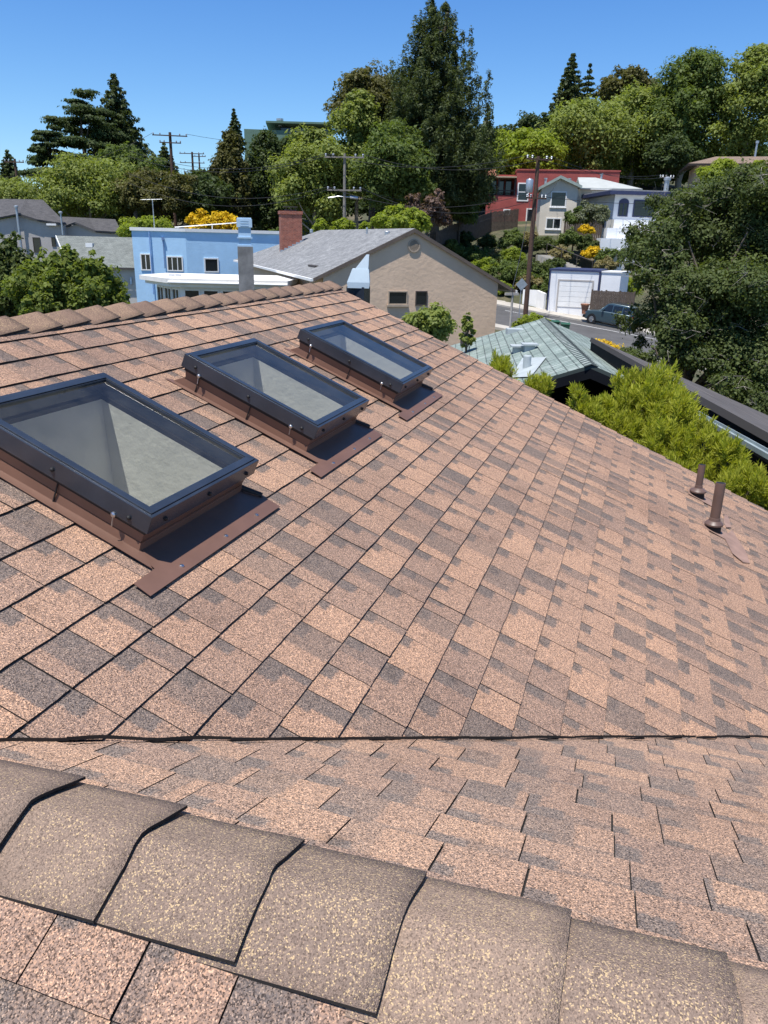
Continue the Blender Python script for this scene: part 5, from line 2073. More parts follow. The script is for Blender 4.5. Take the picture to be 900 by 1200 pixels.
sg = empty('road_sign', rf(*RFZ(608, 372, 66)), YAW - math.pi / 2 + .15, 'grey back of a diamond road sign on a post beside the tan house', 'sign')
b = MB(); b.tube([(0, 0, -.5), (0, 0, 3.1)], .035, 8); b.build('post', M['grey_metal'], sg)
b = MB()
for q in range(1):
    r_ = .5
    b.prism([(0, 2.65 - r_), (r_, 2.65), (0, 2.65 + r_), (-r_, 2.65)], 1, -.06, -.04)
b.build('sign_plate', M['grey_metal'], sg)

# ------------------------------------------------------------------ poles and wires
def utility_pole(label, px, py_top, px_b, py_b, D, rad, arms, mat, transformer=None, group='utility poles'):
    a = RFZ(px, py_top, D)
    R_, F_, zt = a
    zg = gz(R_, F_)
    e = empty('utility_pole', rf(R_, F_, zg), YAW - math.pi / 2, label, 'utility pole', group)
    hgt = zt - zg
    b = MB()
    b.tube([(0, 0, -.8), (0, 0, hgt * .5), (0, 0, hgt)], [rad * 1.25, rad * 1.1, rad * .85], 12)
    b.build('pole', mat, e, True)
    tips = []
    for (dz, half, ang) in arms:
        b = MB()
        m_ = Matrix.Rotation(math.radians(ang), 4, 'Z')
        b.box(-half, half, -.06, .06, hgt - dz - .06, hgt - dz + .06, 0, m_ @ Matrix.Translation((0, -rad - .05, 0)))
        b.build('crossarm', mat, e)
        for q in (-1, -.6, .6, 1):
            p = m_ @ Vector((half * q * .94, -rad - .05, hgt - dz + .06))
            i_ = MB()
            i_.lathe([(.03, 0), (.09, .04), (.05, .09), (.10, .14), (.06, .22)], 8, 0, p)
            i_.build('insulator', M['grey_metal'], e)
            tips.append(Vector(rf(R_ , F_, zg)) + Matrix.Rotation(YAW - math.pi / 2, 3, 'Z') @ (p + Vector((0, 0, .2))))
    if transformer:
        dz, sx = transformer
        b = MB()
        b.lathe([(.27, -.5), (.30, -.45), (.30, .42), (.25, .5), (.06, .55)], 14, 0, (sx, -.15, hgt - dz))
        b.build('transformer', M['grey_metal'], e, True)
    return e, tips, hgt


_, tipA, _ = utility_pole('tall brown wooden utility pole with two crossarms and a grey transformer, beside the street', 631, 183, 616, 372, 67.0, .17, ((.25, 1.15, 20), (3.1, .9, 20)), M['wood_pole'], (2.2, -.55))
_, tipB, _ = utility_pole('grey utility pole with crossarms and a street lamp in front of the dense green trees', 404, 180, 400, 262, 72.0, .13, ((.3, 1.7, -5), (2.9, 1.5, -5)), plain('grey_wood', (.20, .18, .155), .9, 0, 5, .25), None)
_, tipC, _ = utility_pole('dark utility pole with one wide crossarm standing against the sky left of the cypresses', 199, 155, 199, 230, 105.0, .2, ((.4, 2.1, 10), (1.2, 1.3, 10)), M['wood_pole'])
_, tipD, _ = utility_pole('distant utility pole with stacked crossarms, left one of two against the sky', 225, 178, 225, 230, 150.0, .2, ((.3, 2.2, 0), (1.8, 2.2, 0), (3.3, 1.6, 0)), M['wood_pole'])
_, tipE, _ = utility_pole('distant thin utility pole with one short crossarm, right one of two against the sky', 233, 180, 233, 230, 158.0, .16, ((.5, 1.3, 0),), M['wood_pole'])
_, tipF, _ = utility_pole('utility pole with a pale lamp arm at the left edge above the charcoal roof', 17, 186, 17, 240, 104.0, .17, ((.4, 1.2, 0),), M['wood_pole'])
_, tipG, _ = utility_pole('thin grey utility pole behind the white house roof', 781, 205, 781, 222, 101.0, .11, ((.3, .9, 10),), plain('grey_wood_b', (.25, .23, .2), .9))


def wire(a, b, sag, label, group='power lines across the hillside', r=.02):
    a, b = Vector(a), Vector(b)
    pts = []
    for k in range(17):
        f = k / 16
        p = a.lerp(b, f)
        p.z -= sag * 4 * f * (1 - f)
        pts.append(p)
    mb = MB()
    mb.tube(pts, r, 5)
    tag(mb.build('power_line', M['wire']), label, 'power line', group)


far_r = P(1000, 190, 62)
far_l = P(-60, 205, 90)
G1 = 'black power line strung from the grey utility pole to the tall brown pole'
wire(tipB[0], tipA[0], 1.0, G1, 'power lines from the grey pole to the brown pole')
wire(tipB[3], tipA[3], 1.1, G1, 'power lines from the grey pole to the brown pole')
wire(tipB[4], tipA[4], 1.3, G1, 'power lines from the grey pole to the brown pole')
wire(tipB[7], tipA[7], 1.7, G1, 'power lines from the grey pole to the brown pole')
G2 = 'black power line from the grey utility pole leftwards over the dark trees'
wire(tipB[0], P(150, 176, 78), 1.4, G2, 'power lines left of the grey pole')
wire(tipB[1], P(150, 183, 78), 1.4, G2, 'power lines left of the grey pole')
wire(tipB[4], P(150, 203, 78), 1.5, G2, 'power lines left of the grey pole')
wire(tipB[5], P(150, 214, 78), 1.8, G2, 'power lines left of the grey pole')
G3 = 'black power line running from the tall brown pole to the right past the white house'
wire(tipA[0], tipG[0], .7, G3, 'power lines right of the brown pole')
wire(tipA[3], tipG[3], .9, G3, 'power lines right of the brown pole')
wire(tipA[4], P(960, 205, 90), 1.6, G3, 'power lines right of the brown pole')
wire(tipC[0], P(-40, 208, 90), 1.5, 'power line from the dark pole down to the left across the olive tree', None)
wire(tipC[3], P(420, 148, 160), 1.8, 'power line from the dark pole to the right against the sky', None)
wire(P(599, 342, 37.8), tipA[5], .8, 'service cable from the corner of the tan house up to the tall brown pole', None)
wire(tipB[6], P(588, 232, 108), 1.2, 'service cable from the grey pole across to the red house', None)
wire(P(500, 275, 84), P(606, 244, 108), .3, 'pale service cable rising beside the dark paling fence to the red house', None)
wire(tipA[6], P(652, 215, 99), .4, 'service cable from the tall brown pole to the beige house', None)
lampm = MB()
lc = Vector(tipB[4])
lampm.tube([lc + Vector((0, 0, -.9)), lc + RW * .9 + Vector((0, 0, -.75)), lc + RW * 1.9 + Vector((0, 0, -.8))], .05, 6)
lampm.tube([lc + RW * 1.9 + Vector((0, 0, -.8)), lc + RW * 2.6 + Vector((0, 0, -.85))], .12, 8)
tag(lampm.build('street_lamp', M['grey_metal']), 'pale street lamp arm on the grey utility pole', 'street lamp')

# ================================================================== VEGETATION
FOL = {
    'olive': foliage_mat('olive_leaf', (.205, .25, .075), .35, .42),
    'lime': foliage_mat('bright_leaf', (.23, .29, .045), .35, .48),
    'leafy': foliage_mat('fresh_leaf', (.155, .20, .05), .45, .45),
    'mid': foliage_mat('mid_green_leaf', (.115, .16, .05), .35, .42),
    'dark': foliage_mat('dark_leaf', (.058, .085, .032), .4, .35),
    'blue': foliage_mat('dark_needle', (.075, .098, .042), .45, .3, (1.15, 1.1, .8)),
    'brownish': foliage_mat('bronze_needle', (.105, .105, .038), .4, .35),
    'oak': foliage_mat('oak_leaf', (.088, .118, .042), .55, .38),
    'front': foliage_mat('yellow_green_needle', (.36, .39, .06), .45, .45, (1.2, 1.05, .5)),
    'grey': foliage_mat('grey_green_leaf', (.18, .20, .135), .35, .35, (1.1, 1.05, .9)),
    'yellow': foliage_mat('yellow_bloom', (.62, .44, .02), .3, .3, (1.1, .9, .7)),
    'straw': foliage_mat('dry_leaf', (.24, .21, .10), .35, .3, (1.1, .95, .8)),
    'purple': foliage_mat('purple_leaf', (.14, .10, .08), .4, .3, (1.2, .8, .8)),
    'red': foliage_mat('rust_leaf', (.24, .09, .04), .4, .3, (1.1, 1.0, .6)),
}


def rand_dirs(n, r):
    v = r.normal(size=(n, 3))
    return v / np.linalg.norm(v, axis=1, keepdims=True)


def leaf_mesh(name, pos, nor, size, elong, col, r, axis=None):
    """one diamond leaf per point"""
    n = len(pos)
    if axis is None:
        axis = rand_dirs(n, r)
    t = axis - nor * np.sum(axis * nor, axis=1, keepdims=True)
    t /= np.maximum(np.linalg.norm(t, axis=1, keepdims=True), 1e-6)
    b = np.cross(nor, t)
    s = size[:, None]
    lift = nor * s * .10
    v = np.empty((n, 4, 3), dtype=np.float32)
    v[:, 0] = pos - t * s * .5
    v[:, 1] = pos - b * s * .5 / elong + lift
    v[:, 2] = pos + t * s * .5
    v[:, 3] = pos + b * s * .5 / elong + lift
    me = bpy.data.meshes.new(name)
    me.vertices.add(n * 4)
    me.vertices.foreach_set('co', v.ravel())
    me.loops.add(n * 4)
    me.loops.foreach_set('vertex_index', np.arange(n * 4, dtype=np.int32))
    me.polygons.add(n)
    me.polygons.foreach_set('loop_start', np.arange(0, n * 4, 4, dtype=np.int32))
    me.update(calc_edges=True)
    ca = me.color_attributes.new('leaf', 'FLOAT_COLOR', 'POINT')
    ca.data.foreach_set('color', np.repeat(col.astype(np.float32), 4, axis=0).ravel())
    return me


def cloud(clumps, n, size, elong, r, lobes=9, spread=.42, up=.35, shell=.75, norm_jit=.7):
    """leaves gathered on lobes of each clump. clumps: (k,6) centre and radii"""
    c = np.asarray(clumps, float)
    k = len(c)
    wgt = (c[:, 3] * c[:, 4] + c[:, 3] * c[:, 5] + c[:, 4] * c[:, 5])
    ci = r.choice(k, size=n, p=wgt / wgt.sum())
    ld = rand_dirs(k * lobes, r)
    ld[:, 2] = ld[:, 2] * .8 + up * .4
    ld = ld.reshape(k, lobes, 3) * r.uniform(.55, .85, size=(k, lobes, 1))
    lrad = r.uniform(spread * .7, spread * 1.25, size=(k, lobes))
    li = r.integers(0, lobes, size=n)
    d = rand_dirs(n, r)
    flip = (d[:, 2] < -.25) & (r.random(n) < .6)
    d[flip, 2] *= -1
    rad = (shell + (1 - shell) * r.random(n) ** .5) * (1 + .22 * r.normal(size=n))
    unit = ld[ci, li] + d * (lrad[ci, li] * rad)[:, None]
    pos = c[ci, :3] + unit * c[ci, 3:6]
    nor = d + unit * .5 + r.normal(size=(n, 3)) * norm_jit
    nor[:, 2] += up * 2.0
    nor /= np.linalg.norm(nor, axis=1, keepdims=True)
    lc = r.random((k, lobes))
    cc = r.random(k)
    col = np.ones((n, 4))
    col[:, 0] = np.clip(.45 * r.random(n) + .3 * lc[ci, li] + .25 * cc[ci], 0, 1)
    col[:, 1] = np.clip(r.random(n) ** 2 * .7 + .5 * lc[ci, li] ** 3, 0, 1)
    sz = size * np.clip(np.exp(r.normal(size=n) * .38), .4, 2.0)
    return pos, nor, sz, col


def crown_clumps(kind, h0, h1, w, r, dens=1.0):
    """clumps of a crown between heights h0 and h1, w wide"""
    hh = h1 - h0
    out = []
    if kind == 'round':
        m = int(52 * dens)
        for i in range(m):
            d = rand_dirs(1, r)[0]
            q = r.uniform(.30, .84)
            rad = w * r.uniform(.13, .2)
            z = h0 + hh * (.48 + .42 * d[2] * q)
            out.append((d[0] * q * w * .42, d[1] * q * w * .42, z, rad, rad, min(rad, hh * .22) * .85))
    elif kind == 'mound':
        m = int(22 * dens)
        for i in range(m):
            a = r.uniform(0, 2 * math.pi)
            q = math.sqrt(r.random()) * .40
            rad = w * r.uniform(.13, .2)
            top = hh * (1 - (q / .5) ** 2 * .65)
            out.append((math.cos(a) * q * w, math.sin(a) * q * w, h0 + top * r.uniform(.35, .8), rad, rad, min(rad * .9, hh * .35)))
    elif kind == 'tall':                     # loose upright crown of ascending limbs
        m = int(66 * dens)
        for i in range(m):
            f = r.random() ** .8
            env = math.sin(math.pi * min(1, (.18 + .80 * f))) ** .7
            a = r.uniform(0, 2 * math.pi)
            q = math.sqrt(r.random()) * .40 * env
            rad = w * r.uniform(.10, .18) * (.55 + .6 * env)
            out.append((math.cos(a) * q * w, math.sin(a) * q * w, h0 + hh * (.06 + .86 * f), rad, rad, rad * 1.0))
    elif kind == 'spire':                    # conifer in whorls
        lv = max(10, int(26 * dens))
        for i in range(lv):
            f = i / (lv - 1)
            env = (1 - f) ** .85 * (1 - .25 * math.exp(-(f / .08) ** 2)) + .025
            nb = max(3, int(9 * (1 - f) + 3))
            ph = r.uniform(0, 6.28)
            for b in range(nb):
                a = ph + 2 * math.pi * b / nb + r.normal() * .2
                L = w * .5 * env * r.uniform(.62, 1.08)
                for q in (.35, .68, .95):
                    rad = max(w * .022, w * .075 * (1 - f * .55) * (1.15 - .35 * q))
                    out.append((math.cos(a) * L * q, math.sin(a) * L * q, h0 + hh * f * .965 - L * q * .18 + r.normal() * hh * .008, rad, rad, rad * .75))
    elif kind == 'redwood':                  # twin-topped spire of upright tufts with a ragged outline
        lv = int(24 * dens)
        for (ox, oy, hs, ws) in ((w * .045, 0, 1.0, 1.0), (-w * .10, w * .05, .965, .78)):
            for i in range(lv):
                f = i / (lv - 1)
                env = min(1, 1.2 * (1 - f) ** .56) * (.84 + .16 * min(1, f / .12)) * ws + .012
                nb = max(3, int(8 * (1 - f) + 3))
                ph = r.uniform(0, 6.28)
                for b in range(nb):
                    a = ph + 2 * math.pi * b / nb + r.normal() * .3
                    L = w * .47 * env * r.uniform(.55, 1.06)
                    for q in (.42, .74, 1.0):
                        rad = w * r.uniform(.036, .066) * (1 - f * .5)
                        zc = h0 + hh * hs * (f * .955) - L * .12 * q + r.normal() * hh * .012
                        x, y = ox + math.cos(a) * L * q, oy + math.sin(a) * L * q
                        out.append((x, y, zc, rad, rad, rad * 1.3))
                        out.append((x, y, zc + rad * 1.7, rad * .55, rad * .55, rad * 1.2))
    elif kind == 'layers':                   # wind shaped cypress: flat plates
        m = int(30 * dens)
        for i in range(m):
            f = r.random()
            env = (1 - f * .72)
            a = r.uniform(0, 2 * math.pi)
            q = r.uniform(.25, .5) * env
            rad = w * r.uniform(.10, .17) * (.6 + .4 * env)
            zq = round(f * 9) / 9
            out.append((math.cos(a) * q * w, math.sin(a) * q * w, h0 + hh * (.05 + .88 * zq) + r.normal() * hh * .012, rad * 1.25, rad * 1.25, rad * .34))
    elif kind == 'column':                   # dense clipped-looking cypress
        lv = int(13 * dens)
        for i in range(lv):
            f = i / (lv - 1)
            env = (math.sin(math.pi * (.22 + .74 * f))) ** .6 * (1 - .35 * f)
            nb = 7
            for b in range(nb):
                a = 2 * math.pi * b / nb + r.uniform(0, .8)
                q = w * .34 * env * r.uniform(.7, 1.1)
                rad = w * r.uniform(.11, .17) * (.5 + .5 * env)
                out.append((math.cos(a) * q, math.sin(a) * q, h0 + hh * (.05 + .86 * f), rad, rad, rad * 1.5))
    return out


def make_tree(name, label, cat, base, clumps, mat, n, leaf, elong=1.6, trunk=None, seed=1, group=None, lobes=9, spread=.42, limbs=8, bark='bark', shell=.75, crown_name='crown', up=.35):
    r = np.random.default_rng(seed)
    root = empty(name, base, r.uniform(0, .01), label, cat, group)
    pos, nor, sz, col = cloud(clumps, n, leaf, elong, r, lobes, spread, up, shell)
    me = leaf_mesh(crown_name, pos, nor, sz, elong, col, r)
    me.materials.append(FOL[mat] if isinstance(mat, str) else mat)
    link(crown_name, me, root)
    if trunk:
        rad, ht = trunk
        b = MB()
        wob = r.normal(size=(6, 2)) * rad * .5
        pts = [(wob[i, 0] * (i > 0), wob[i, 1] * (i > 0), -.5 + (ht + .5) * i / 5) for i in range(6)]
        b.tube(pts, [rad * (1.2 - .85 * i / 5) for i in range(6)], 9)
        b.build('trunk', M[bark], root, True)
        cl = np.asarray(clumps)
        pick = r.choice(len(cl), size=min(limbs, len(cl)), replace=False)
        for j in pick:
            c = cl[j, :3]
            z0 = min(ht * .95, max(ht * .25, c[2] - .55 * math.hypot(c[0], c[1]) - .1 * ht))
            f = z0 / ht
            a = Vector((pts[0][0], 0, z0))
            e = Vector(c)
            mid = a.lerp(e, .55) + Vector((0, 0, -.08 * (e - a).length))
            b = MB()
            b.tube([a, mid, e], [rad * .42 * (1.15 - f), rad * .22, rad * .07], 6)
            b.build('limb', M[bark], root, True)
    return root


SEED = [100]


LEAFK = 1.6


def px_tree(kind, label, px, pyt, pyb, wpx, D, mat, n=14000, leaf=None, name='tree', cat='tree', group=None, dens=1.0, trunk=True, zb=None, elong=1.6, bark='bark', lobes=9, spread=.42, squash=None, limbs=8, shell=.75):
    SEED[0] += 1
    r = np.random.default_rng(SEED[0])
    R_, F_, zt = RFZ(px, pyt, D)
    _, _, zc = RFZ(px, pyb, D)
    zg = gz(R_, F_) if zb is None else zb
    zg = min(zg, zc - .1)
    w = wpx * D / 900.0
    h1, h0 = zt - zg, zc - zg
    cl = crown_clumps(kind, h0, h1, w, r, dens)
    # trim clumps that would poke out over the top
    cl = [c if c[2] + c[5] * 1.05 < h1 else (c[0], c[1], h1 - c[5] * 1.05, *c[3:]) for c in cl]
    return make_tree(name, label, cat, rf(R_, F_, zg), cl, mat, int(n * LEAFK), leaf or max(.05, D * .0030), elong, (max(.06, w * .022 + h1 * .006), h0 + (h1 - h0) * (.94 if kind in ('spire', 'redwood') else .6)) if trunk else None, SEED[0], group, lobes, spread, limbs, bark, shell)


GR = 'trees on the hillside'
# --- left skyline
px_tree('spire', 'tall dark spire conifer, right one of the pair on the left skyline', 133, 86, 196, 84, 150, 'blue', 22000, .42, 'conifer', dens=.8)
px_tree('layers', 'broad dark cypress with flat layered branches on the left skyline', 92, 104, 205, 112, 145, 'dark', 20000, .40, 'cypress', dens=1.1, spread=.5)
px_tree('layers', 'low dark cypress spreading at the left below the layered one', 58, 146, 215, 70, 138, 'dark', 12000, .38, 'cypress', dens=.8, spread=.5)
px_tree('spire', 'small dark conifer at the far left edge of the skyline', 8, 176, 225, 42, 190, 'blue', 6000, .5, 'conifer', dens=.6)
px_tree('round', 'loose pale olive tree above the charcoal roofs at the left', 98, 178, 268, 140, 95, 'olive', 26000, .26, dens=1.2, bark='bark_pale', spread=.5, shell=.6)
px_tree('round', 'pale leafy tree at the left edge behind the charcoal roof', 8, 205, 262, 90, 98, 'olive', 12000, .26, bark='bark_pale', spread=.5)
px_tree('round', 'dark rounded tree behind the olive tree, left of the dark pole', 150, 162, 225, 80, 118, 'mid', 12000, .34)
px_tree('mound', 'bronze green cypress mound right of the olive tree', 190, 190, 272, 110, 94, 'brownish', 20000, .25, 'cypress', lobes=14, spread=.33)
px_tree('spire', 'small open star shaped conifer beside the dark pole', 192, 168, 205, 36, 165, 'blue', 3500, .45, 'conifer', dens=.4)
px_tree('column', 'bronze tinted cypress column left of the dense green mass', 268, 150, 268, 58, 100, 'brownish', 18000, .28, 'cypress', lobes=12)
px_tree('spire', 'slim blue conifer tip rising beside the moss green house', 274, 127, 175, 26, 150, 'blue', 5000, .38, 'conifer', dens=.6)
px_tree('column', 'dense dark green cypress between the bronze column and the pale tree', 312, 152, 268, 78, 104, 'dark', 22000, .28, 'cypress', lobes=12)
px_tree('round', 'dark green tree just below the roof of the moss green house', 346, 149, 240, 84, 112, 'dark', 20000, .3, lobes=12)
px_tree('round', 'dark leafy tree low behind the blue house', 232, 196, 268, 90, 95, 'dark', 14000, .28)
px_tree('tall', 'pale yellow green loose tree leaning up beside the grey utility pole', 368, 150, 275, 104, 84, 'olive', 22000, .27, dens=1.1, bark='bark_pale', spread=.5)
px_tree('tall', 'pale loose treetop below the rounded dark crown', 420, 104, 205, 62, 88, 'olive', 10000, .27, bark='bark_pale', spread=.5)
px_tree('round', 'rounded bronze dark crown left of the great redwood', 440, 58, 190, 108, 98, 'brownish', 32000, .27, 'cypress', lobes=14, spread=.34)
px_tree('redwood', 'great dark redwood towering at the centre of the skyline', 520, 0, 228, 150, 88, 'blue', 120000, .27, 'redwood', spread=.5, elong=3.2)
px_tree('round', 'mid green tree filling the space below the redwood', 462, 128, 262, 108, 82, 'mid', 26000, .25, dens=1.2)
px_tree('round', 'dark green tree right of the redwood trunk, above the fence', 562, 140, 235, 84, 126, 'dark', 20000, .34, dens=1.1)
px_tree('mound', 'dark round shrub beside the red house porch', 541, 218, 272, 56, 92, 'mid', 12000, .22, 'shrub', 'shrub')
px_tree('mound', 'purple leaved tree behind the tan house gable', 503, 212, 276, 50, 76, 'purple', 8000, .2)
px_tree('mound', 'bright lime bush behind the ridge of the tan house', 470, 238, 276, 62, 62, 'lime', 9000, .20, 'shrub', 'shrub')
for i, (px, pt_, w_) in enumerate(((374, 250, 18), (402, 252, 28), (428, 257, 14))):
    px_tree('mound', ('small', 'middle', 'smallest')[i] + ' lime shrub showing over the grey roof ' + ('left of the grey pole', 'below the grey pole', 'right of the grey pole')[i], px, pt_, 278, w_, 60, 'lime', 2500, .17, 'shrub', 'shrub')
px_tree('mound', 'green bush behind the left end of the blue house', 172, 251, 285, 62, 82, 'lime', 8000, .20, 'shrub', 'shrub')
px_tree('mound', 'yellow flowering bush behind the blue house, taller left one', 236, 241, 285, 42, 82, 'yellow', 6000, .18, 'flowering_shrub', 'shrub')
px_tree('mound', 'yellow flowering bush behind the blue house, wider right one', 262, 247, 285, 46, 83, 'yellow', 6000, .18, 'flowering_shrub', 'shrub')
# --- right skyline
px_tree('spire', 'dark pointed fir standing above the pale trees', 672, 62, 145, 52, 185, 'blue', 14000, .5, 'conifer', dens=.7)
px_tree('spire', 'thin open fir close behind the pointed one', 692, 74, 145, 36, 190, 'blue', 5000, .5, 'conifer', dens=.45)
px_tree('round', 'round bronze oak crown above the pale trees', 742, 70, 150, 74, 165, 'brownish', 18000, .45, lobes=13, spread=.35)
px_tree('round', 'small bronze crown right of the round one', 782, 92, 150, 34, 168, 'brownish', 6000, .45, lobes=12, spread=.35)
px_tree('spire', 'slim grey conifer tip right of the redwood', 572, 122, 190, 30, 130, 'grey', 5000, .36, 'conifer', dens=.6)
for i, (px, pt_, w_) in enumerate(((588, 138, 60), (622, 122, 56), (648, 118, 46))):
    px_tree('round', ('dark distant tree right of the slim conifer tip', 'dark distant tree, middle of three on the crest', 'dark distant tree left of the pointed fir')[i], px, pt_, 200, w_, 150, 'dark', 9000, .42)
px_tree('tall', 'pale yellow green tree behind the red house', 618, 152, 215, 86, 122, 'lime', 14000, .36, bark='bark_pale', spread=.48)
px_tree('tall', 'pale green tree above the beige house', 690, 118, 215, 120, 130, 'olive', 24000, .38, dens=1.2, bark='bark_pale', spread=.48)
px_tree('tall', 'wide pale green tree right of the beige house', 752, 102, 218, 120, 138, 'olive', 24000, .40, dens=1.2, bark='bark_pale', spread=.48)
px_tree('tall', 'tall light green tree, left one of the two highest at the right', 820, 56, 208, 108, 132, 'mid', 26000, .38, dens=1.3, bark='bark_pale', spread=.5)
px_tree('tall', 'tall light green tree at the right edge of the skyline', 893, 50, 200, 92, 128, 'olive', 22000, .37, dens=1.2, bark='bark_pale', spread=.5)
px_tree('round', 'dark tree behind the sand coloured house', 790, 150, 215, 70, 122, 'dark', 12000, .34)
px_tree('mound', 'bright green shrub covering the left end of the sand house', 848, 184, 236, 62, 90, 'lime', 12000, .24, 'shrub', 'shrub')
px_tree('mound', 'bright green shrub at the right edge before the sand house', 893, 182, 240, 50, 88, 'lime', 9000, .24, 'shrub', 'shrub')
px_tree('mound', 'grey green bush before the wing of the beige house', 697, 232, 268, 46, 90, 'grey', 9000, .16, 'shrub', 'shrub')
px_tree('mound', 'dark green bush left of the grey bush at the beige house', 676, 240, 268, 28, 90, 'mid', 5000, .16, 'shrub', 'shrub')
# --- the bank above the garage
bank = [(602, 264, 298, 34, 92, 'mid', 'round dark green bush below the red house'),
        (584, 292, 318, 40, 88, 'straw', 'straw coloured bush left on the bank'),
        (640, 276, 296, 34, 90, 'oak', 'low green bush below the beige house'),
        (668, 268, 292, 34, 88, 'mid', 'dark bush at the left of the white terrace'),
        (692, 272, 300, 30, 87, 'oak', 'dark green bush right of the garden stair'),
        (688, 262, 276, 18, 88, 'yellow', 'small yellow flowering bush beside the white terrace'),
        (695, 288, 304, 26, 85, 'yellow', 'bright yellow flowering bush above the garage'),
        (718, 284, 312, 38, 84, 'mid', 'green bush above the right end of the garage'),
        (628, 298, 336, 44, 82, 'oak', 'green bush left of the garage'),
        (606, 306, 338, 40, 81, 'mid', 'mid green bush low on the bank left of the brown pole'),
        (634, 326, 356, 28, 78.6, 'mid', 'dark bush against the left side of the garage'),
        (656, 284, 308, 24, 86, 'straw', 'dry brown bush beside the garden stair'),
        (568, 300, 330, 36, 84, 'lime', 'lime green clump at the left of the bank'),
        (590, 326, 352, 26, 79, 'lime', 'bright lime clump near the foot of the bank'),
        (556, 286, 322, 30, 92, 'straw', 'dry bush at the fence end of the bank'),
        (712, 300, 320, 26, 82, 'straw', 'straw coloured bush above the white wall stub')]
bank += [(528, 276, 306, 30, 88, 'mid', 'green bush below the foot of the paling fence'),
         (546, 268, 296, 28, 93, 'dark', 'dark bush in the middle of the paling fence'),
         (574, 272, 296, 30, 94, 'oak', 'olive bush under the paling fence near the red house'),
         (618, 268, 292, 30, 93, 'straw', 'dry bush between the red house and the brown pole'),
         (604, 288, 312, 30, 86, 'lime', 'lime bush in the middle of the bank'),
         (572, 316, 342, 34, 81, 'oak', 'olive bush low on the bank beside the tan house'),
         (545, 302, 330, 30, 86, 'mid', 'green bush behind the right eave of the tan house'),
         (650, 300, 318, 26, 84, 'oak', 'olive bush just left of the stair foot'),
         (622, 318, 342, 30, 79.5, 'straw', 'dry bush low beside the brown pole'),
         (660, 290, 304, 22, 87, 'mid', 'small green bush by the handrail')]
for (px, pt_, pb_, w_, D_, m_, lb) in bank:
    px_tree('mound', lb, px, pt_, pb_, w_, D_, m_, 4500, .16, 'shrub', 'shrub', trunk=False, zb=gz(*RFZ(px, pb_, D_)[:2]))
px_tree('mound', 'rust and green leaved plants beside the white side wall', 728, 318, 352, 34, 76.5, 'red', 3500, .18, 'shrub', 'shrub', trunk=False)
px_tree('mound', 'yellow green strappy plant at the right of the white side wall', 740, 322, 352, 38, 75, 'lime', 4000, .2, 'shrub', 'shrub', trunk=False, elong=4)

# --- shrubs on the near side of the street
px_tree('mound', 'low yellow flowered hedge beyond the brown roof', 700, 398, 414, 60, 47, 'yellow', 2500, .10, 'shrub', 'shrub', trunk=False, zb=-7.5)
px_tree('mound', 'green shrub at the foot of the brown pole', 622, 364, 392, 46, 55, 'lime', 3500, .14, 'shrub', 'shrub', trunk=False)
px_tree('mound', 'green hedge beyond the brown roof, left of the oak', 745, 408, 428, 60, 42, 'oak', 4000, .10, 'shrub', 'shrub', trunk=False, zb=-6.9)

# --- leafy tree at the left, close behind the ridge
def sprig_tree(label, px, pyt, pyb, wpx, D_, mat, n, leaf, seed):
    """a loose bush of upright leafy shoots"""
    r = np.random.default_rng(seed)
    R_, F_, zt = RFZ(px, pyt, D_)
    zg = gz(R_, F_)
    zc = RFZ(px, pyb, D_)[2]
    w = wpx * D_ / 900
    h0, h1 = zc - zg, zt - zg
    cl = []
    for k in range(95):
        a = r.uniform(0, 6.28); q = math.sqrt(r.random()) * .5
        top = h1 - (q / .5) ** 2 * (h1 - h0) * .55 - r.random() * .3 * (h1 - h0)
        x, y = math.cos(a) * q * w, math.sin(a) * q * w
        L = r.uniform(.35, .75)
        for s in range(4):
            rad = .20 - .042 * s
            cl.append((x + r.normal() * .04 * s, y + r.normal() * .04 * s, top - L + L * s / 3, rad, rad, rad * 1.2))
    for k in range(40):
        a = r.uniform(0, 6.28); q = math.sqrt(r.random()) * .44
        cl.append((math.cos(a) * q * w, math.sin(a) * q * w, h0 + (h1 - h0) * r.uniform(-.2, .55), .34, .34, .34))
    make_tree('tree', label, 'tree', rf(R_, F_, zg), cl, mat, n, leaf, 1.7, (.10, h0 + .4), seed, None, 7, .5, 14, 'bark', .55, up=.25)


sprig_tree('bright leafy tree with upright shoots just behind the main ridge at the left', 74, 284, 372, 122, 17.5, 'leafy', 52000, .085, 301)
sprig_tree('darker leafy tree at the very left edge behind the ridge', 4, 270, 372, 70, 18.5, 'oak', 30000, .085, 302)

# --- the shrub before the tan wall
px_tree('round', 'pale olive leaved shrub in front of the tan gable wall', 506, 352, 410, 70, 21, 'olive', 7000, .095, 'shrub', 'shrub', spread=.5, zb=-6.4)
px_tree('tall', 'thin upright shoot at the right of the olive shrub', 549, 364, 410, 20, 22, 'olive', 900, .09, 'shrub', 'shrub', dens=.4, zb=-6.4)


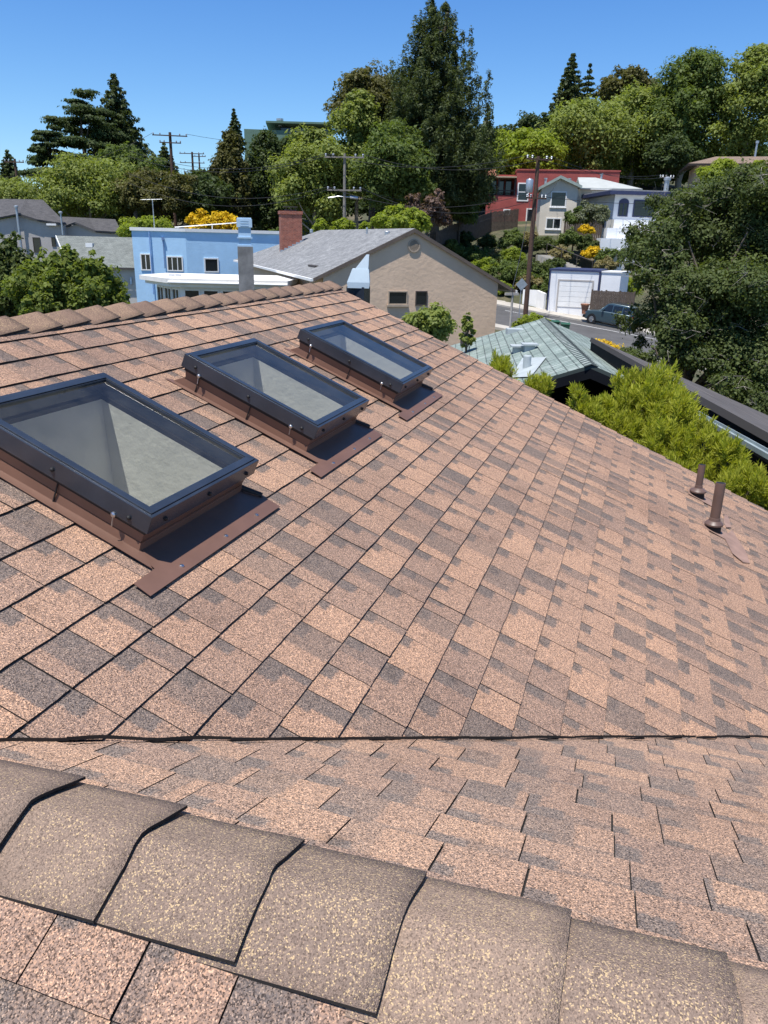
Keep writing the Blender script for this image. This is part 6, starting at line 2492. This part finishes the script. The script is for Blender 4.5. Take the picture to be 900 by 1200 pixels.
# --- big oak at the right
def oak():
    r = np.random.default_rng(77)
    D_ = 33.0
    R_, F_, zt = RFZ(838, 210, D_)
    zg = gz(R_, F_)
    pts = [(766, 300, 34, 34), (776, 272, 30, 33), (778, 330, 34, 33), (790, 256, 32, 34), (812, 244, 36, 35), (838, 236, 40, 35), (868, 230, 44, 34), (900, 226, 46, 33),
           (770, 300, 50, 33), (800, 290, 52, 35), (835, 280, 56, 35), (875, 275, 56, 34), (915, 270, 56, 33), (796, 352, 44, 32), (810, 340, 54, 32), (850, 335, 58, 32),
           (893, 335, 58, 32), (792, 392, 34, 31), (795, 385, 44, 31.5), (782, 412, 22, 31), (835, 385, 50, 32), (880, 385, 56, 32), (925, 380, 56, 33), (850, 425, 48, 31),
           (885, 430, 50, 31), (815, 420, 36, 31), (925, 430, 50, 31), (930, 330, 60, 33), (760, 315, 20, 32.5), (775, 342, 18, 32), (870, 462, 44, 30.5), (905, 465, 44, 31)]
    cl = []
    base = np.array([R_, F_, zg])
    for (px, py, wr, Dd) in pts:
        a = np.array(RFZ(px, py, Dd)) - base
        rad = wr * Dd / 900 * .66
        cl.append((a[0], a[1], a[2], rad, rad, rad * .9))
        # depth behind and in front, so that the crown is a full body
        for q in range(2):
            j = r.normal(size=3) * rad * .6
            cl.append((a[0] + j[0], a[1] + r.uniform(-1.5, 3.2), a[2] + j[2] * .6, rad * .75, rad * .75, rad * .65))
    # the root's axes are right / ahead / up
    root = empty('oak_tree', rf(R_, F_, zg), YAW - math.pi / 2, 'large dark oak with sparse grey twigs filling the right side', 'tree')
    pos, nor, sz, col = cloud(cl, 210000, .105, 1.5, r, 12, .55, .22, .35)
    lm = leaf_mesh('crown', pos, nor, sz, 1.5, col, r)
    lm.materials.append(FOL['oak'])
    link('crown', lm, root)
    b = MB()
    b.tube([(0, 0, -.5), (-.2, .1, 1.5), (.15, 0, 3.2), (.3, .2, 4.6)], [.42, .34, .3, .22], 10)
    b.build('trunk', M['bark'], root, True)
    for j in r.choice(len(cl), size=34, replace=False):
        e = Vector((.1, .05, 3.5)).lerp(Vector(cl[j][:3]), .78)
        z0 = min(4.4, max(1.4, e.z * .5))
        a = Vector((.1, .05, z0))
        m1 = a.lerp(e, .45) + Vector(r.normal(size=3) * .35)
        b = MB()
        b.tube([a, m1, e], [.16, .09, .03], 6)
        b.build('limb', M['bark'], root, True)
    # bare pale twigs on the outside of the crown
    tw = MB()
    for j in range(len(cl)):
        c = Vector(cl[j][:3])
        for q in range(8):
            d = Vector(rand_dirs(1, r)[0]); d.z = abs(d.z) * .7; d.y -= .35
            s0 = c + d * cl[j][3] * .35
            e0 = c + d * cl[j][3] * r.uniform(.95, 1.3)
            m0 = s0.lerp(e0, .5) + Vector(r.normal(size=3) * .12)
            tw.tube([s0, m0, e0], [.016, .011, .004], 4, 0, False)
            f0 = e0 + Vector(r.normal(size=3) * .22)
            tw.tube([m0, f0], [.008, .003], 4, 0, False)
    tw.build('twigs', M['bark_pale'], root)
    # thin forked stems below the crown, by the street
    e_ = MB()
    for (pxa, pya, pxb, pyb_) in ((778, 440, 772, 402), (778, 428, 790, 400), (786, 440, 796, 412), (772, 420, 762, 404)):
        a = np.array(RFZ(pxa, pya, 30.8)) - base; c_ = np.array(RFZ(pxb, pyb_, 31.0)) - base
        e_.tube([Vector(a), Vector((a + c_) / 2) + Vector((.05, 0, .05)), Vector(c_)], [.05, .04, .03], 6)
    a = np.array(RFZ(781, 440, 30.8)) - base
    e_.tube([Vector((a[0], a[1], -.3)), Vector(a)], [.10, .06], 8)
    e_.build('stem', M['bark'], root)


oak()


# --- yellow green feathery shrub just beyond the eave
def feather(label, shoots, n_sh, needle, seed, per=22):
    """shoots: list of clumps (px, py, width px, depth)"""
    r = np.random.default_rng(seed)
    px0, py0, w0_, D0 = shoots[0]
    R_, F_, z_ = RFZ(px0, py0, D0)
    zg = -7.9
    base = np.array([R_, F_, zg])
    root = empty('feathery_shrub', rf(R_, F_, zg), YAW - math.pi / 2, label, 'shrub')
    cl = []
    for (px, py, w, Dd) in shoots:
        rad = w * Dd / 900 / 2
        a = np.array(RFZ(px, py, Dd)) - base
        cl.append((*a, rad, rad, rad * .85))
        cl.append((a[0] + r.normal() * rad * .4, a[1] + rad * .8, a[2] - rad * .3, rad, rad, rad * .85))
        cl.append((a[0] + r.normal() * rad * .5, a[1] - rad * .5, a[2] - rad * .7, rad * .9, rad * .9, rad * .8))
    pos, nor, sz, col = cloud(cl, n_sh, 1, 1, r, 12, .36, .6, .6, .35)
    # each shoot: a tuft of narrow needles fanning upwards and outwards
    ax = nor * .8 + r.normal(size=(n_sh, 3)) * .25
    ax[:, 2] += .55
    ax /= np.linalg.norm(ax, axis=1, keepdims=True)
    L = needle * r.uniform(.8, 1.3, size=n_sh)
    P_, N_, S_, C_, A_ = [], [], [], [], []
    for k in range(per):
        f = k / (per - 1)
        side = rand_dirs(n_sh, r)
        side -= ax * np.sum(side * ax, axis=1, keepdims=True)
        side /= np.linalg.norm(side, axis=1, keepdims=True)
        d = side * (1 - .55 * f) + ax * (.55 + .8 * f)
        d /= np.linalg.norm(d, axis=1, keepdims=True)
        st_ = pos + ax * (L * 1.5 * (f - .5))[:, None]
        P_.append(st_ + d * (L * .5)[:, None])
        nn = np.cross(d, rand_dirs(n_sh, r)); nn /= np.linalg.norm(nn, axis=1, keepdims=True)
        nn[nn[:, 2] < 0] *= -1
        N_.append(nn); S_.append(L); A_.append(d)
        cc = col.copy(); cc[:, 0] = np.clip(cc[:, 0] * .7 + .3 * f, 0, 1); cc[:, 1] = np.clip(cc[:, 1] * .6 + .4 * f, 0, 1)
        C_.append(cc)
    me = leaf_mesh('foliage', np.concatenate(P_), np.concatenate(N_), np.concatenate(S_), 7.0, np.concatenate(C_), r, np.concatenate(A_))
    me.materials.append(FOL['front'])
    link('foliage', me, root)
    b = MB()
    b.tube([(0, .3, -.2), (0, .3, 2.0)], [.12, .09], 8)
    b.build('trunk', M['bark'], root, True)
    for c in cl[::2]:
        b = MB()
        b.tube([(0, .3, 1.8), ((c[0]) * .5, c[1] * .5 + .2, 1.0 + c[2] * .5), (c[0], c[1], c[2] + .1)], [.07, .045, .02], 6)
        b.build('branch', M['bark'], root, True)


feather('bright yellow green feathery shrub just beyond the roof edge at the right',
        [(790, 510, 84, 9.3), (765, 465, 60, 9.8), (750, 490, 70, 9.8), (735, 512, 60, 9.6), (825, 533, 68, 8.9), (866, 562, 58, 8.4), (880, 580, 60, 8.0), (812, 560, 70, 8.9),
         (850, 575, 60, 8.4), (772, 535, 66, 9.2), (798, 484, 40, 9.6), (722, 482, 34, 9.8), (742, 454, 36, 10.0), (775, 452, 40, 10.0), (700, 488, 34, 9.8), (896, 578, 40, 8.0),
         (853, 530, 32, 8.6), (763, 446, 22, 10.0)], 2700, .085, 51, 24)
feather('small yellow green sprig poking over the roof edge below the dark gable',
        [(690, 484, 26, 9.6), (680, 474, 20, 9.7), (676, 464, 12, 9.7), (700, 482, 22, 9.7)], 150, .08, 52)
feather('small yellow green sprig poking over the roof edge beside the grey roof vent',
        [(634, 456, 26, 10.6), (624, 452, 16, 10.6), (641, 450, 14, 10.7)], 110, .08, 53)
feather('smallest yellow green sprig, at the left of the green roof',
        [(588, 432, 20, 10.8), (580, 424, 12, 10.9), (594, 438, 14, 10.7)], 80, .08, 54)

# --- woods that close the view behind the counted trees
def far_woods(label, spots, mat, n, leaf, seed):
    r = np.random.default_rng(seed)
    cl = []
    for (px, pyt, D_, w) in spots:
        R_, F_, zt = RFZ(px, pyt, D_)
        zg = gz(R_, F_)
        ww = w * D_ / 900
        hh = max(4, zt - zg)
        for k in range(9):
            rad = ww * r.uniform(.16, .27)
            p = rf(R_ + r.normal() * ww * .3, F_ + r.normal() * ww * .25, zg + hh * r.uniform(.25, .85))
            z = min(p.z, H + zt - rad * .9)
            cl.append((p.x, p.y, z, rad, rad, rad))
    pos, nor, sz, col = cloud(cl, n, leaf, 1.5, r, 12, .38)
    me = leaf_mesh('far_woods', pos, nor, sz, 1.5, col, r)
    me.materials.append(FOL[mat])
    o = link('far_woods', me)
    tag(o, label, 'woods', kind='stuff')


far_woods('mass of dark woods closing the hillside behind the houses', [(x, 205 + 8 * math.sin(x * .07), 128, 60) for x in range(-60, 360, 34)], 'dark', 90000, .5, 61)
far_woods('mid green woods covering the slope behind the red and beige houses', [(x, 172 + 10 * math.sin(x * .05), 145, 60) for x in range(560, 980, 32)], 'mid', 100000, .5, 62)
far_woods('dark undergrowth beneath the redwood', [(x, 212 + 8 * math.sin(x * .11), 120, 56) for x in range(330, 580, 28)], 'dark', 70000, .36, 63)
far_woods('garden greenery on the low ground behind the left houses', [(x, 262 + 4 * math.sin(x * .2), 90, 44) for x in range(130, 330, 26)], 'mid', 50000, .26, 64)
far_woods('low planting covering the garden bank below the red house', [(x, 288 + (x - 540) * .3, 90 - (x - 540) * .08, 40) for x in range(520, 650, 16)], 'mid', 40000, .18, 65)
